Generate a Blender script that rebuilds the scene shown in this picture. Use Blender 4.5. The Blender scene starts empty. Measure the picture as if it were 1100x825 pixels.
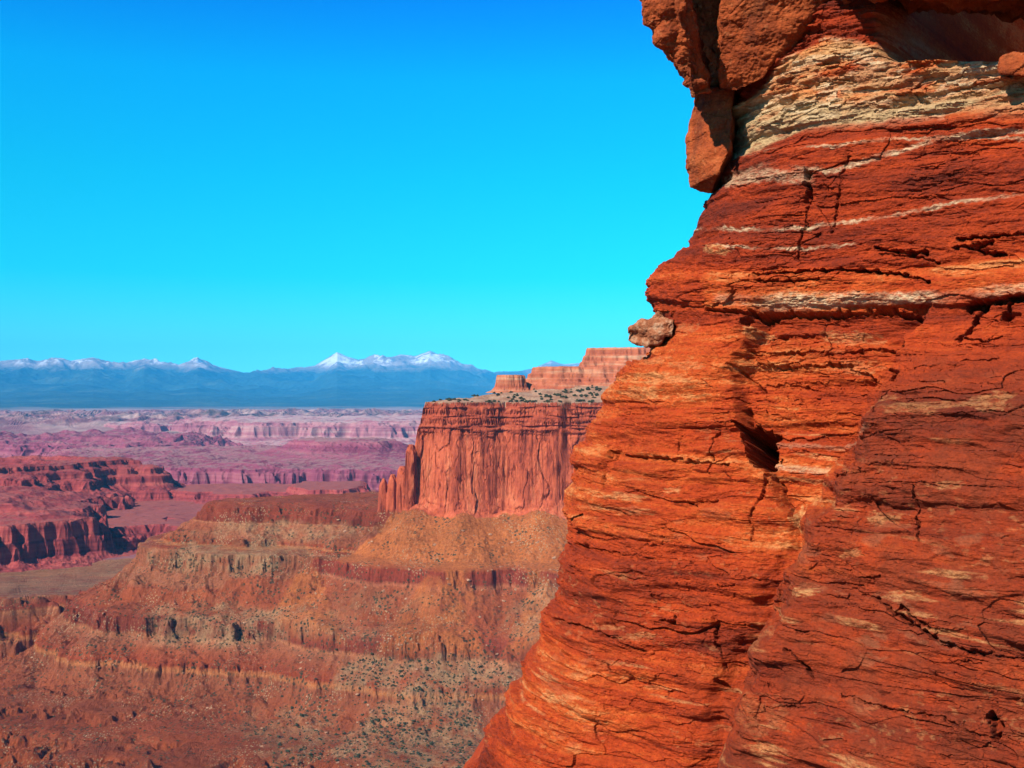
import bpy, bmesh, math, random
import numpy as np
from mathutils import Vector, Matrix

scene = bpy.context.scene
COL = scene.collection
R = math.radians
random.seed(7)

# ------------------------------------------------------------------ camera, sky, sun, exposure
F, CU, CV, PITCH = 1179.4, 550.0, 412.5, 0.6          # photograph is 1100 x 825, 50 degrees wide
cam = bpy.data.objects.new("camera", bpy.data.cameras.new("camera"))
COL.objects.link(cam)
cam.data.sensor_width = 36.0
cam.data.lens = 36.0 * F / 1100.0
cam.data.clip_start = 0.1
cam.data.clip_end = 300000.0
cam.rotation_euler = (R(90 + PITCH), 0, 0)
scene.camera = cam

SUN_EL = 37.0
SUN_AZ = math.atan2(-0.68, -0.73)                      # towards the sun: behind the viewer, to the left
SUN_DIR = Vector((math.sin(SUN_AZ) * math.cos(R(SUN_EL)), math.cos(SUN_AZ) * math.cos(R(SUN_EL)), math.sin(R(SUN_EL))))

world = bpy.data.worlds.new("World")
scene.world = world
world.use_nodes = True
wn, wl = world.node_tree.nodes, world.node_tree.links
sky = wn.new("ShaderNodeTexSky")
sky.sky_type = 'NISHITA'
sky.sun_disc = False
sky.sun_elevation = R(SUN_EL)
sky.sun_rotation = SUN_AZ
sky.altitude = 1800
sky.air_density = 1.0
sky.dust_density = 0.15
sky.ozone_density = 3.0
tc = wn.new("ShaderNodeTexCoord"); sx = wn.new("ShaderNodeSeparateXYZ"); wl.new(tc.outputs['Generated'], sx.inputs[0])
rp = wn.new("ShaderNodeValToRGB"); wl.new(sx.outputs['Z'], rp.inputs[0])                 # the sky deepens with height
for _ in range(5): rp.color_ramp.elements.new(.5)
for e_, p_, c_ in zip(rp.color_ramp.elements, (0.0, .05, .106, .19, .275, .36, .7), ((.13, .58, .69, 1), (.11, .61, .57, 1), (.014, .64, .585, 1), (.003, .70, .70, 1), (0, .71, .90, 1), (0, .42, 1, 1), (.08, .25, .42, 1))):
    e_.position = p_; e_.color = c_
mxs = wn.new("ShaderNodeMix"); mxs.data_type = 'RGBA'; mxs.blend_type = 'MULTIPLY'; mxs.inputs[0].default_value = 1
wl.new(sky.outputs[0], mxs.inputs[6]); wl.new(rp.outputs[0], mxs.inputs[7])
wl.new(mxs.outputs[2], wn['Background'].inputs['Color'])
wn['Background'].inputs['Strength'].default_value = 0.122

sun = bpy.data.objects.new("sun", bpy.data.lights.new("sun", 'SUN'))
COL.objects.link(sun)
sun.data.energy = 4.4
sun.data.angle = R(0.5)
sun.data.color = (1.0, 0.93, 0.82)
sun.rotation_euler = SUN_DIR.to_track_quat('Z', 'Y').to_euler()

vs = scene.view_settings
vs.view_transform = 'Standard'
vs.look = 'None'
vs.exposure = 1.1
vs.gamma = 1.0
vs.use_curve_mapping = False
scene.render.engine = 'CYCLES'
scene.cycles.use_denoising = True
scene.cycles.max_bounces = 5
scene.cycles.diffuse_bounces = 1
scene.cycles.volume_bounces = 1

HAZE_DENSITY = 1.8e-5
HAZE_COLOR = (0.04, 0.49, 1.0, 1)

# ------------------------------------------------------------------ numeric helpers
def sstep(a, b, x):
    t = np.clip((x - a) / (b - a), 0, 1)
    return t * t * (3 - 2 * t)

_rng = np.random.RandomState(11)
_PERM = np.tile(_rng.permutation(256), 3).astype(np.int32)
_G3 = _rng.normal(size=(256, 3)); _G3 /= np.linalg.norm(_G3, axis=1)[:, None]
_G3 = _G3.astype(np.float32)
_A2 = np.arange(256) * 2 * math.pi / 256
_G2 = np.stack([np.cos(_A2), np.sin(_A2)], 1).astype(np.float32)

def pn2(x, y, seed=0):
    x = np.asarray(x, dtype=np.float64) + seed * 17.31; y = np.asarray(y, dtype=np.float64) + seed * 9.77
    xi = np.floor(x); yi = np.floor(y)
    xf = (x - xi).astype(np.float32); yf = (y - yi).astype(np.float32)
    xi = xi.astype(np.int32) & 255; yi = yi.astype(np.int32) & 255
    w = xf * xf * xf * (xf * (xf * 6 - 15) + 10); q = yf * yf * yf * (yf * (yf * 6 - 15) + 10)
    def g(dx, dy):
        gr = _G2[_PERM[_PERM[xi + dx] + yi + dy]]
        return gr[..., 0] * (xf - dx) + gr[..., 1] * (yf - dy)
    a, b, c, d = g(0, 0), g(1, 0), g(0, 1), g(1, 1)
    return ((a + w * (b - a)) * (1 - q) + (c + w * (d - c)) * q) * 1.5

def pn3(x, y, z, seed=0):
    x = np.asarray(x, dtype=np.float64) + seed * 17.31; y = np.asarray(y, dtype=np.float64) + seed * 9.77; z = np.asarray(z, dtype=np.float64) + seed * 3.3
    xi = np.floor(x); yi = np.floor(y); zi = np.floor(z)
    xf = (x - xi).astype(np.float32); yf = (y - yi).astype(np.float32); zf = (z - zi).astype(np.float32)
    xi = xi.astype(np.int32) & 255; yi = yi.astype(np.int32) & 255; zi = zi.astype(np.int32) & 255
    fd = lambda t: t * t * t * (t * (t * 6 - 15) + 10)
    u, v, w = fd(xf), fd(yf), fd(zf)
    def g(dx, dy, dz):
        gr = _G3[_PERM[_PERM[_PERM[xi + dx] + yi + dy] + zi + dz]]
        return gr[..., 0] * (xf - dx) + gr[..., 1] * (yf - dy) + gr[..., 2] * (zf - dz)
    l = lambda a, b, t: a + t * (b - a)
    return l(l(l(g(0,0,0), g(1,0,0), u), l(g(0,1,0), g(1,1,0), u), v), l(l(g(0,0,1), g(1,0,1), u), l(g(0,1,1), g(1,1,1), u), v), w) * 1.5

def fbm2(x, y, o=4, seed=0, gain=.5):
    s = 0; a = 1.0; f = 1.0
    for i in range(o):
        s = s + a * pn2(x * f, y * f, seed + i); a *= gain; f *= 2.03
    return s

def fbm3(x, y, z, o=4, seed=0, gain=.5):
    s = 0; a = 1.0; f = 1.0
    for i in range(o):
        s = s + a * pn3(x * f, y * f, z * f, seed + i); a *= gain; f *= 2.03
    return s

def ridged2(x, y, o=4, seed=0, gain=.5):
    s = 0; a = 1.0; f = 1.0
    for i in range(o):
        s = s + a * (1 - 2 * np.abs(pn2(x * f, y * f, seed + i))); a *= gain; f *= 2.03
    return s

def voro2(x, y, seed=0, tilt=False):
    """distance to nearest cell border (approximate) and a random value per cell"""
    x = np.asarray(x, dtype=np.float64); y = np.asarray(y, dtype=np.float64)
    xi = np.floor(x).astype(np.int64); yi = np.floor(y).astype(np.int64)
    f1 = np.full(x.shape, 9.0); f2 = np.full(x.shape, 9.0); idv = np.zeros(x.shape); ti = np.zeros(x.shape)
    for dx in (-1, 0, 1):
        for dy in (-1, 0, 1):
            cx = xi + dx; cy = yi + dy
            h = _PERM[_PERM[(cx + seed * 31) & 255] + ((cy + seed * 57) & 255)]
            h2 = _PERM[h + 77]; h3 = _PERM[h2 + 13]
            ox = cx + .1 + .8 * h / 255. - x; oy = cy + .1 + .8 * h2 / 255. - y
            d = ox ** 2 + oy ** 2
            m = d < f1
            f2 = np.where(m, f1, np.minimum(f2, d))
            idv = np.where(m, h3 / 255., idv)
            if tilt: ti = np.where(m, ox * (_PERM[h3 + 5] / 127.5 - 1) + oy * (_PERM[h3 + 91] / 127.5 - 1), ti)
            f1 = np.where(m, d, f1)
    if tilt: return np.sqrt(f2) - np.sqrt(f1), idv, ti
    return np.sqrt(f2) - np.sqrt(f1), idv

def poly_sdf(px, py, poly):
    """positive inside"""
    P = np.asarray(poly, dtype=np.float64)
    d = np.full(px.shape, 1e30); ins = np.zeros(px.shape, dtype=bool)
    n = len(P)
    for i in range(n):
        a, b = P[i], P[(i + 1) % n]
        e = b - a
        wx, wy = px - a[0], py - a[1]
        t = np.clip((wx * e[0] + wy * e[1]) / (e @ e), 0, 1)
        d = np.minimum(d, (wx - e[0] * t) ** 2 + (wy - e[1] * t) ** 2)
        c = ((a[1] > py) != (b[1] > py)) & (px < (b[0] - a[0]) * (py - a[1]) / (b[1] - a[1] + 1e-12) + a[0])
        ins ^= c
    d = np.sqrt(d)
    return np.where(ins, d, -d)

def line_dist(u, v, pts):
    """distance to an open polyline and side (positive on the right of a line that runs down the wall)"""
    d = np.full(u.shape, 1e30); side = np.zeros(u.shape)
    for (ax, ay), (bx, by) in zip(pts[:-1], pts[1:]):
        ex, ey = bx - ax, by - ay
        wx, wy = u - ax, v - ay
        t = np.clip((wx * ex + wy * ey) / (ex * ex + ey * ey), 0, 1)
        q = (wx - ex * t) ** 2 + (wy - ey * t) ** 2
        m = q < d
        d = np.where(m, q, d)
        side = np.where(m, np.sign(wx * ey - wy * ex), side)
    d = np.sqrt(d)
    return d, d * side

def interp(x, pts):
    a = np.asarray(pts, dtype=np.float64)
    return np.interp(x, a[:, 0], a[:, 1])

# ------------------------------------------------------------------ object helpers
def tag(o, label=None, cat=None, group=None, kind=None):
    if label: o['label'] = label
    if cat: o['category'] = cat
    if group: o['group'] = group
    if kind: o['kind'] = kind
    return o

def empty(name, loc=(0, 0, 0)):
    o = bpy.data.objects.new(name, None)
    o.empty_display_size = 0.5
    COL.objects.link(o)
    o.location = loc
    return o

def mesh_from(name, co, quads, material, parent=None, attrs=None, smooth=False, tris=None):
    """co (N,3); quads (M,4); attrs {name: (N,)}"""
    me = bpy.data.meshes.new(name)
    used = np.zeros(len(co), dtype=bool)
    used[quads.ravel()] = True
    remap = np.cumsum(used) - 1
    co = co[used]; quads = remap[quads]
    M = len(quads); k = quads.shape[1]
    me.vertices.add(len(co)); me.vertices.foreach_set("co", np.ascontiguousarray(co, dtype=np.float32).ravel())
    me.loops.add(M * k); me.loops.foreach_set("vertex_index", quads.astype(np.int32).ravel())
    me.polygons.add(M)
    me.polygons.foreach_set("loop_start", np.arange(0, M * k, k, dtype=np.int32))
    me.polygons.foreach_set("use_smooth", np.full(M, smooth))
    me.update(calc_edges=True)
    for an, av in (attrs or {}).items():
        at = me.attributes.new(an, 'FLOAT', 'POINT')
        at.data.foreach_set("value", np.ascontiguousarray(av[used], dtype=np.float32))
    me.materials.append(material)
    o = bpy.data.objects.new(name, me)
    COL.objects.link(o)
    if parent: o.parent = parent
    return o

def grid_quads(n, m):
    i = np.arange(n - 1)[:, None] * m + np.arange(m - 1)[None, :]
    return np.stack([i, i + 1, i + m + 1, i + m], -1).reshape(-1, 4)

# ------------------------------------------------------------------ material helpers
ALBEDO = 0.60                                            # exposure is above zero, so the rock itself is this much darker
class NT:
    def __init__(self, name):
        self.m = bpy.data.materials.new(name); self.m.use_nodes = True
        self.n = self.m.node_tree.nodes; self.l = self.m.node_tree.links
        self.b = self.n['Principled BSDF']
        self.b.inputs['Roughness'].default_value = 0.92
        self.b.inputs['Specular IOR Level'].default_value = 0.15
        self.pos = self.n.new('ShaderNodeNewGeometry').outputs['Position']
    def put(self, sock, v):
        if isinstance(v, bpy.types.NodeSocket): self.l.new(v, sock)
        else: sock.default_value = v
    def attr(self, name):
        a = self.n.new('ShaderNodeAttribute'); a.attribute_name = name
        return a.outputs['Fac']
    def math(self, op, a, b=0.0, clamp=False):
        x = self.n.new('ShaderNodeMath'); x.operation = op; x.use_clamp = clamp
        self.put(x.inputs[0], a); self.put(x.inputs[1], b)
        return x.outputs[0]
    def scaled(self, vec):
        x = self.n.new('ShaderNodeMapping'); self.l.new(self.pos, x.inputs['Vector'])
        x.inputs['Scale'].default_value = vec
        return x.outputs[0]
    def noise(self, scale, detail=4, rough=.55, vec=None, dist=0.0):
        x = self.n.new('ShaderNodeTexNoise'); x.inputs['Scale'].default_value = scale
        x.inputs['Detail'].default_value = detail; x.inputs['Roughness'].default_value = rough
        x.inputs['Distortion'].default_value = dist
        self.l.new(self.pos if vec is None else vec, x.inputs['Vector'])
        return x.outputs['Fac']
    def voro(self, scale, vec=None, feature='F1'):
        x = self.n.new('ShaderNodeTexVoronoi'); x.feature = feature; x.inputs['Scale'].default_value = scale
        self.l.new(self.pos if vec is None else vec, x.inputs['Vector'])
        return x
    def map(self, v, a, b, c=0.0, d=1.0):
        x = self.n.new('ShaderNodeMapRange'); self.put(x.inputs[0], v)
        x.inputs[1].default_value = a; x.inputs[2].default_value = b; x.inputs[3].default_value = c; x.inputs[4].default_value = d
        return x.outputs[0]
    def ramp(self, v, stops):
        x = self.n.new('ShaderNodeValToRGB'); self.put(x.inputs[0], v)
        e = x.color_ramp.elements
        while len(e) < len(stops): e.new(0.5)
        for s, (p, c) in zip(e, stops):
            s.position = p; s.color = (*c, 1)
        return x.outputs[0]
    def mix(self, f, a, b, mode='MIX'):
        x = self.n.new('ShaderNodeMix'); x.data_type = 'RGBA'; x.blend_type = mode
        self.put(x.inputs[0], f)
        for s, v in ((x.inputs[6], a), (x.inputs[7], b)):
            if isinstance(v, tuple): s.default_value = (*v, 1)
            else: self.l.new(v, s)
        return x.outputs[2]
    def gain(self, colour, v, lo, hi):
        """multiply colour by a factor that runs lo..hi with v in 0.25..0.75"""
        k = self.map(v, .25, .75, lo, hi)
        x = self.n.new('ShaderNodeVectorMath'); x.operation = 'SCALE'
        self.l.new(colour, x.inputs[0]); self.l.new(k, x.inputs['Scale'])
        return x.outputs[0]
    def bump(self, h, strength, dist):
        x = self.n.new('ShaderNodeBump'); x.inputs['Strength'].default_value = strength; x.inputs['Distance'].default_value = dist
        self.l.new(h, x.inputs['Height']); self.l.new(x.outputs[0], self.b.inputs['Normal'])
    def done(self, colour):
        x = self.n.new('ShaderNodeVectorMath'); x.operation = 'SCALE'; x.inputs['Scale'].default_value = ALBEDO
        self.l.new(colour, x.inputs[0]); colour = x.outputs[0]
        self.l.new(colour, self.b.inputs['Base Color'])
        return self.m

def srgb(r, g, b, k=1.0):
    f = lambda c: ((c / 255.) / 12.92 if c < 10.3 else (((c / 255.) + .055) / 1.055) ** 2.4) * k
    return (f(r), f(g), f(b))

# near sandstone: tone picks the red, pale / green / patina are bed and weathering masks on the wall
def near_rock():
    t = NT("sandstone_beds")
    fine = t.noise(9.0, 6, .65, t.scaled((1, 1, 2.6)))
    lam = t.noise(5.0, 5, .6, t.scaled((.6, .6, 4.5)))
    blot = t.noise(1.3, 5, .6)
    tone = t.math('ADD', t.attr('tone'), t.math('MULTIPLY', t.math('SUBTRACT', fine, .5), .70))
    tone = t.math('ADD', tone, t.math('MULTIPLY', t.math('SUBTRACT', lam, .5), .38))
    tone = t.math('ADD', tone, t.math('MULTIPLY', t.math('SUBTRACT', blot, .5), .5), True)
    c = t.ramp(tone, [(0.0, (.16, .022, .010)), (.3, (.36, .040, .010)), (.58, (.54, .062, .0105)), (.82, (.67, .115, .020)), (1.0, (.80, .28, .085))])
    pn = t.math('MULTIPLY', t.attr('patina'), t.map(t.noise(2.2, 6, .65, t.scaled((1, 1, .6))), .3, .62), True)
    c = t.mix(t.math('MULTIPLY', pn, .72), c, (.27, .050, .018))
    tan = t.math('MULTIPLY', t.attr('tan'), t.map(t.noise(9.0, 6, .7, t.scaled((.7, .7, 2.2))), .36, .6), True)
    c = t.mix(tan, c, (.80, .39, .145))
    gr = t.math('MULTIPLY', t.attr('green'), t.map(t.noise(3.0, 5, .6, t.scaled((.7, .7, 2))), .22, .5), True)
    c = t.mix(gr, c, (.66, .43, .21))
    pale = t.math('MULTIPLY', t.attr('pale'), t.map(t.noise(7.0, 6, .7, t.scaled((1, 1, 2))), .32, .58), True)
    c = t.mix(pale, c, (.86, .62, .36))
    c = t.gain(c, t.noise(26.0, 5, .75), .68, 1.30)
    c = t.gain(c, t.noise(5.0, 6, .7), .80, 1.2)
    pit = t.math('MULTIPLY', t.map(t.voro(11.0, t.scaled((.8, .8, 1.8))).outputs['Distance'], .16, .08), t.map(t.noise(1.1, 4), .5, .62), True)
    c = t.mix(t.math('MULTIPLY', pit, .7), c, (.08, .018, .010))
    h = t.math('ADD', t.noise(14.0, 7, .68, t.scaled((1, 1, 2.5))), t.math('MULTIPLY', t.noise(6.0, 4, .6, t.scaled((.6, .6, 5))), .4))
    h = t.math('ADD', h, t.math('MULTIPLY', t.noise(45.0, 4, .7), .35))
    t.bump(h, .95, .05)
    return t.done(c)

def cap_rock():
    t = NT("massive_caprock")
    n = t.math('ADD', t.noise(1.6, 7, .68), t.math('MULTIPLY', t.math('SUBTRACT', t.noise(3.0, 5, .65, t.scaled((.5, .5, 3.0))), .5), .45))
    c = t.ramp(n, [(.25, (.24, .042, .013)), (.5, (.46, .088, .021)), (.72, (.60, .150, .042))])
    c = t.mix(t.math('MULTIPLY', t.map(t.noise(.9, 6, .7, t.scaled((1.6, 1.6, .5))), .52, .66), .6), c, (.13, .030, .014))
    c = t.mix(t.math('MULTIPLY', t.map(t.noise(6.0, 5, .75), .58, .68), .5), c, (.68, .26, .10))
    c = t.gain(c, t.noise(26.0, 5, .75), .66, 1.3)
    t.bump(t.math('ADD', t.noise(7.0, 8, .72), t.math('MULTIPLY', t.noise(4.0, 5, .7, t.scaled((.5, .5, 5))), .5)), .9, .07)
    return t.done(c)

def pebble_rock():
    t = NT("pebbly_conglomerate")
    c = t.ramp(t.noise(7.0, 6, .7), [(.3, (.20, .05, .022)), (.5, (.44, .15, .065)), (.7, (.66, .40, .24))])
    t.bump(t.noise(16.0, 6, .7), .8, .05)
    return t.done(c)

# beds by height for the benches and slopes below the mesa
def slope_rock():
    t = NT("canyon_slope_beds")
    z = t.math('ADD', t.attr('strat'), t.math('MULTIPLY', t.math('SUBTRACT', t.noise(.012, 5, .6), .5), 9.0))
    z = t.math('ADD', z, t.math('MULTIPLY', t.math('SUBTRACT', t.noise(.15, 4, .7), .5), 4.0))
    f = t.map(z, -400, -120)
    P = lambda zz: (zz + 400) / 280.0
    red, dred = (.245, .066, .026), (.20, .045, .026)
    c = t.ramp(f, [(0.0, (.20, .048, .018)), (P(-356), (.24, .058, .020)), (P(-346), (.13, .026, .010)), (P(-338), (.27, .064, .021)), (P(-326), (.20, .046, .018)),
                   (P(-316), (.26, .068, .026)), (P(-306), (.24, .075, .033)), (P(-298), (.26, .085, .038)), (P(-295), (.44, .17, .060)), (P(-292), (.40, .13, .045)), (P(-290), (.25, .045, .018)), (P(-282), (.26, .062, .025)),
                   (P(-270), (.31, .12, .058)), (P(-268), (.42, .17, .075)), (P(-264), (.17, .034, .020)), (P(-250), (.21, .042, .023)), (P(-246), (.27, .064, .025)), (P(-209), (.29, .078, .032)),
                   (P(-206), (.42, .15, .075)), (P(-202), (.20, .034, .022)), (P(-190), (.25, .042, .024)), (P(-185), (.46, .145, .043)), (P(-150), (.47, .15, .044)), (P(-132), (.32, .085, .04))])
    cov = t.math('MULTIPLY', t.attr('cover'), t.map(t.noise(.05, 6, .65), .3, .6), True)
    c = t.mix(cov, c, (.48, .155, .044))
    grn = t.math('MULTIPLY', t.attr('green'), t.map(t.noise(.06, 6, .7), .35, .62), True)
    c = t.mix(grn, c, (.35, .235, .12))
    c = t.gain(c, t.noise(.35, 6, .78), .5, 1.85)
    c = t.mix(.22, c, (.46, .068, .006))
    c = t.gain(c, t.noise(.018, 5, .65), .72, 1.28)
    v = t.voro(.22).outputs['Distance']
    c = t.mix(t.math('MULTIPLY', t.map(v, .40, .28), t.map(t.noise(.03, 4), .42, .62), True), c, (.075, .06, .03))
    v2 = t.voro(.30, t.scaled((1.3, 1.1, 1))).outputs['Distance']
    c = t.mix(t.math('MULTIPLY', t.map(v2, .36, .24), t.map(t.noise(.022, 4), .48, .66), True), c, (.50, .33, .18))
    t.bump(t.noise(.4, 8, .78), 1.0, 2.6)
    return t.done(c)

def mesa_wall_rock():
    t = NT("mesa_wall_sandstone")
    streak = t.noise(.05, 6, .62, t.scaled((1, 1, .22)))
    streak2 = t.noise(.22, 5, .6, t.scaled((1, 1, .16)))
    pan = t.voro(.03, t.scaled((1, .3, .45))).outputs['Color']
    bed = t.noise(.05, 5, .65, t.scaled((.12, .12, 3.2)))
    c = t.ramp(t.math('ADD', streak, t.math('MULTIPLY', t.math('SUBTRACT', streak2, .5), .7)),
               [(.26, (.22, .040, .020)), (.40, (.50, .094, .040)), (.56, (.66, .140, .058)), (.74, (.78, .23, .10))])
    up = t.attr('bed')
    cb = t.ramp(bed, [(.3, (.24, .042, .022)), (.5, (.50, .090, .038)), (.68, (.64, .165, .075))])
    c = t.mix(t.math('MULTIPLY', up, .85), c, cb)
    c = t.gain(c, t.noise(.35, 6, .7), .75, 1.22)
    t.bump(t.noise(.4, 7, .7, t.scaled((1, 1, .5))), .8, 2.0)
    return t.done(c)

def mesa_top_rock():
    t = NT("mesa_top_rubble")
    c = t.ramp(t.noise(.05, 7, .7), [(.3, (.36, .15, .08)), (.5, (.50, .28, .17)), (.68, (.62, .40, .26))])
    c = t.gain(c, t.noise(.6, 5, .75), .6, 1.35)
    t.bump(t.noise(.5, 6, .75), .8, 1.5)
    return t.done(c)

def upper_wall_rock():
    t = NT("upper_cliff_sandstone")
    bed = t.noise(.05, 5, .65, t.scaled((.15, .15, 2.6)))
    c = t.ramp(bed, [(.3, (.40, .085, .040)), (.5, (.58, .17, .080)), (.66, (.70, .38, .22))])
    c = t.gain(c, t.noise(.1, 6, .65, t.scaled((1, 1, .7))), .72, 1.2)
    t.bump(t.noise(.4, 6, .7), .7, 1.5)
    return t.done(c)

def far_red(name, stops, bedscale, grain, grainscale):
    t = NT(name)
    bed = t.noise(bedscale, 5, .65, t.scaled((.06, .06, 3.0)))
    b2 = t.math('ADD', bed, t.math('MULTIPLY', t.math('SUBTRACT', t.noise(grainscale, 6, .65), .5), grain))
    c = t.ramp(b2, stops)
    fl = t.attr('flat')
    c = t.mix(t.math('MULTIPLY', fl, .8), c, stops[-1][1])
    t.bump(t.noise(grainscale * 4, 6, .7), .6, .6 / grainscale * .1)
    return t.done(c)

MAT = dict(
    near=near_rock(), cap=cap_rock(), pebble=pebble_rock(), slope=slope_rock(), wall=mesa_wall_rock(), top=mesa_top_rock(), upper=upper_wall_rock(),
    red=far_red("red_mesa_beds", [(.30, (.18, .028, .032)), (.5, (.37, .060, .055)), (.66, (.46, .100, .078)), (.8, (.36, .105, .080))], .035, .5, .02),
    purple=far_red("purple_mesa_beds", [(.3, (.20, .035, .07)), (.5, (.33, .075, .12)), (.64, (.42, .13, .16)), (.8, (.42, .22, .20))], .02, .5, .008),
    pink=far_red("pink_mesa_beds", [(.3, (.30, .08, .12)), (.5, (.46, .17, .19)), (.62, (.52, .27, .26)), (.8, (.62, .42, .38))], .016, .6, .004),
)

# ------------------------------------------------------------------ heightfields on a fan of columns, sampled densely where they are steep
def pix(u, D):
    return (u - CU) / F * D

def fan(H, us, r0, r1, n_fine, n_out, k=.06, geom=True):
    """x, y, z arrays (columns, samples): columns run outward along the ground, samples crowd where the ground climbs"""
    us = np.asarray(us, dtype=np.float64)
    ang = np.arctan2(us - CU, F)
    r = np.geomspace(r0, r1, n_fine) if geom else np.linspace(r0, r1, n_fine)
    X = np.sin(ang)[:, None] * r[None, :]; Y = np.cos(ang)[:, None] * r[None, :]
    Z = H(X, Y)
    dz = np.diff(Z / r[None, :], axis=1) * 1.0
    rad = np.diff(np.log(r))[None, :] * k + np.abs(np.diff(Z, axis=1)) / r[None, 1:] * .0
    m = np.sqrt(dz ** 2 + rad ** 2)
    # smooth the density a little sideways so that neighbouring columns keep similar samples
    def box(m, w):
        c = np.cumsum(np.pad(m, ((w + 1, w), (0, 0)), mode='edge'), axis=0)
        return (c[2 * w + 1:] - c[:-2 * w - 1]) / (2 * w + 1)
    m = box(box(m, 9), 9)
    cum = np.concatenate([np.zeros((len(us), 1)), np.cumsum(m, axis=1)], 1)
    out = np.empty((len(us), n_out))
    t = np.linspace(0, 1, n_out)
    for i in range(len(us)):
        out[i] = np.interp(t * cum[i, -1], cum[i], r)
    X = np.sin(ang)[:, None] * out; Y = np.cos(ang)[:, None] * out
    return X, Y, H(X, Y)

def flatness(X, Y, Z):
    """1 where the surface lies flat"""
    P = np.stack([X, Y, Z], -1)
    du = np.gradient(P, axis=0); dv = np.gradient(P, axis=1)
    n = np.cross(du, dv); n /= np.linalg.norm(n, axis=-1)[..., None] + 1e-12
    return np.abs(n[..., 2])

# --- the ground: canyon bottom near the viewer, bench, plain out to the mountains
def gully_edge(X, Y):
    u = CU + F * X / Y
    e = 1395 + 0.25 * (u - 100) + 26 * fbm2(X / 150, Y / 150, 4, 3) + 16 * ridged2(X / 42, Y / 42, 3, 5)
    return Y - e
def ground_h(X, Y):
    r = np.hypot(X, Y)
    d = gully_edge(X, np.maximum(Y, 1.0))
    low = interp(Y, [(800, -352), (960, -344), (1340, -314), (1500, -330)]) + 13 * fbm2(X / 150, Y / 150, 5, 21) + 5 * ridged2(X / 60, Y / 60, 4, 22)
    q = low / 11.0
    low = 11.0 * (np.floor(q) + sstep(.3, .7, q - np.floor(q))) * .75 + low * .25 + .8 * fbm2(X / 8, Y / 8, 3, 23)
    rim = interp(d, [(-75, 0), (-58, .14), (-52, .30), (-40, .40), (-20, .66), (-15, .82), (-4, .90), (0, 1.0), (10, 1.0)])
    bench = interp(Y, [(1300, -248), (1400, -254), (1860, -300), (2600, -302)]) + 1.5 * fbm2(X / 60, Y / 60, 4, 8)
    near = low + (bench - low) * rim
    mid = -302 - 48 * sstep(3600, 6200, r) + 5 * fbm2(X / 400, Y / 400, 5, 9) + 34 * ridged2(X / 700, Y / 700, 5, 14) * sstep(3600, 5200, r) * sstep(8000, 6500, r)
    h = np.where(r < 1900, near, near + (mid - near) * sstep(1900, 2300, r))
    dome = (np.abs(fbm2(X / 500, Y / 900, 4, 31)) * 62 + 26 * ridged2(X / 260, Y / 500, 3, 32)) * sstep(8600, 9800, r) * (1 - .75 * sstep(13000, 19000, r))
    far = interp(r, [(0, 0), (7400, 0), (9200, 122), (15000, 104), (22000, 89), (30000, 94), (70000, 94)])
    return h + far + dome

def seg_cols(u0, u1, step, pad=None):
    return np.arange(u0, u1 + step, step)

def cols(a, b, step, lo=-150, hi=1300, coarse=6.0):
    """columns dense where the lookout sees them, coarse beside that"""
    return np.concatenate([np.arange(lo, a, coarse), np.arange(a, b, step), np.arange(b + coarse, hi, coarse)])
us_in = cols(-60, 720, 1.1)
ang_out = np.degrees(np.arctan2(us_in[-1] - CU, F))
us_g = us_in
X, Y, Z = fan(ground_h, us_g, 820, 30000, 1500, 620, .10)
g_attr = dict(strat=np.where(np.hypot(X, Y) < 2300, Z, -300).ravel(), cover=np.zeros(Z.size), green=(.75 * sstep(-8, 6, gully_edge(X, Y)) + .35 * sstep(-345, -352, Z) * sstep(.1, .4, fbm2(X / 120, Y / 120, 3, 61))).ravel())

def ground_material():
    t = NT("ground_beds")
    slope = MAT['slope']
    return slope
def plain_material():
    t = NT("plain_and_badlands")
    n = t.noise(.0016, 8, .7)
    c = t.ramp(n, [(.3, (.22, .06, .08)), (.46, (.35, .15, .15)), (.6, (.50, .31, .27)), (.74, (.60, .43, .36))])
    brush = t.map(t.noise(.0011, 6, .65), .52, .62)
    c = t.mix(t.math('MULTIPLY', brush, .7), c, (.10, .09, .06))
    c = t.gain(c, t.noise(.012, 6, .75), .65, 1.3)
    t.bump(t.noise(.01, 6, .7), .7, 12.0)
    return t.done(c)
MAT['plain'] = plain_material()

co = np.stack([X, Y, Z], -1).reshape(-1, 3)
q = grid_quads(*X.shape)
rr = np.hypot(X, Y).ravel()[q].mean(1)
fl = flatness(X, Y, Z).ravel()
# one ground sheet; the near canyon bottom and the far plain are two faces sets of the same sheet, so they are two material slots
gnd = mesh_from("ground", co, q, MAT['slope'], None, g_attr, False)
gnd.data.materials.append(MAT['plain'])
gnd.data.polygons.foreach_set("material_index", (rr > 2150).astype(np.int32))
tag(gnd, "red canyon bottom and pale bench running out to a pinkish plain", "ground", kind='structure')
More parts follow.
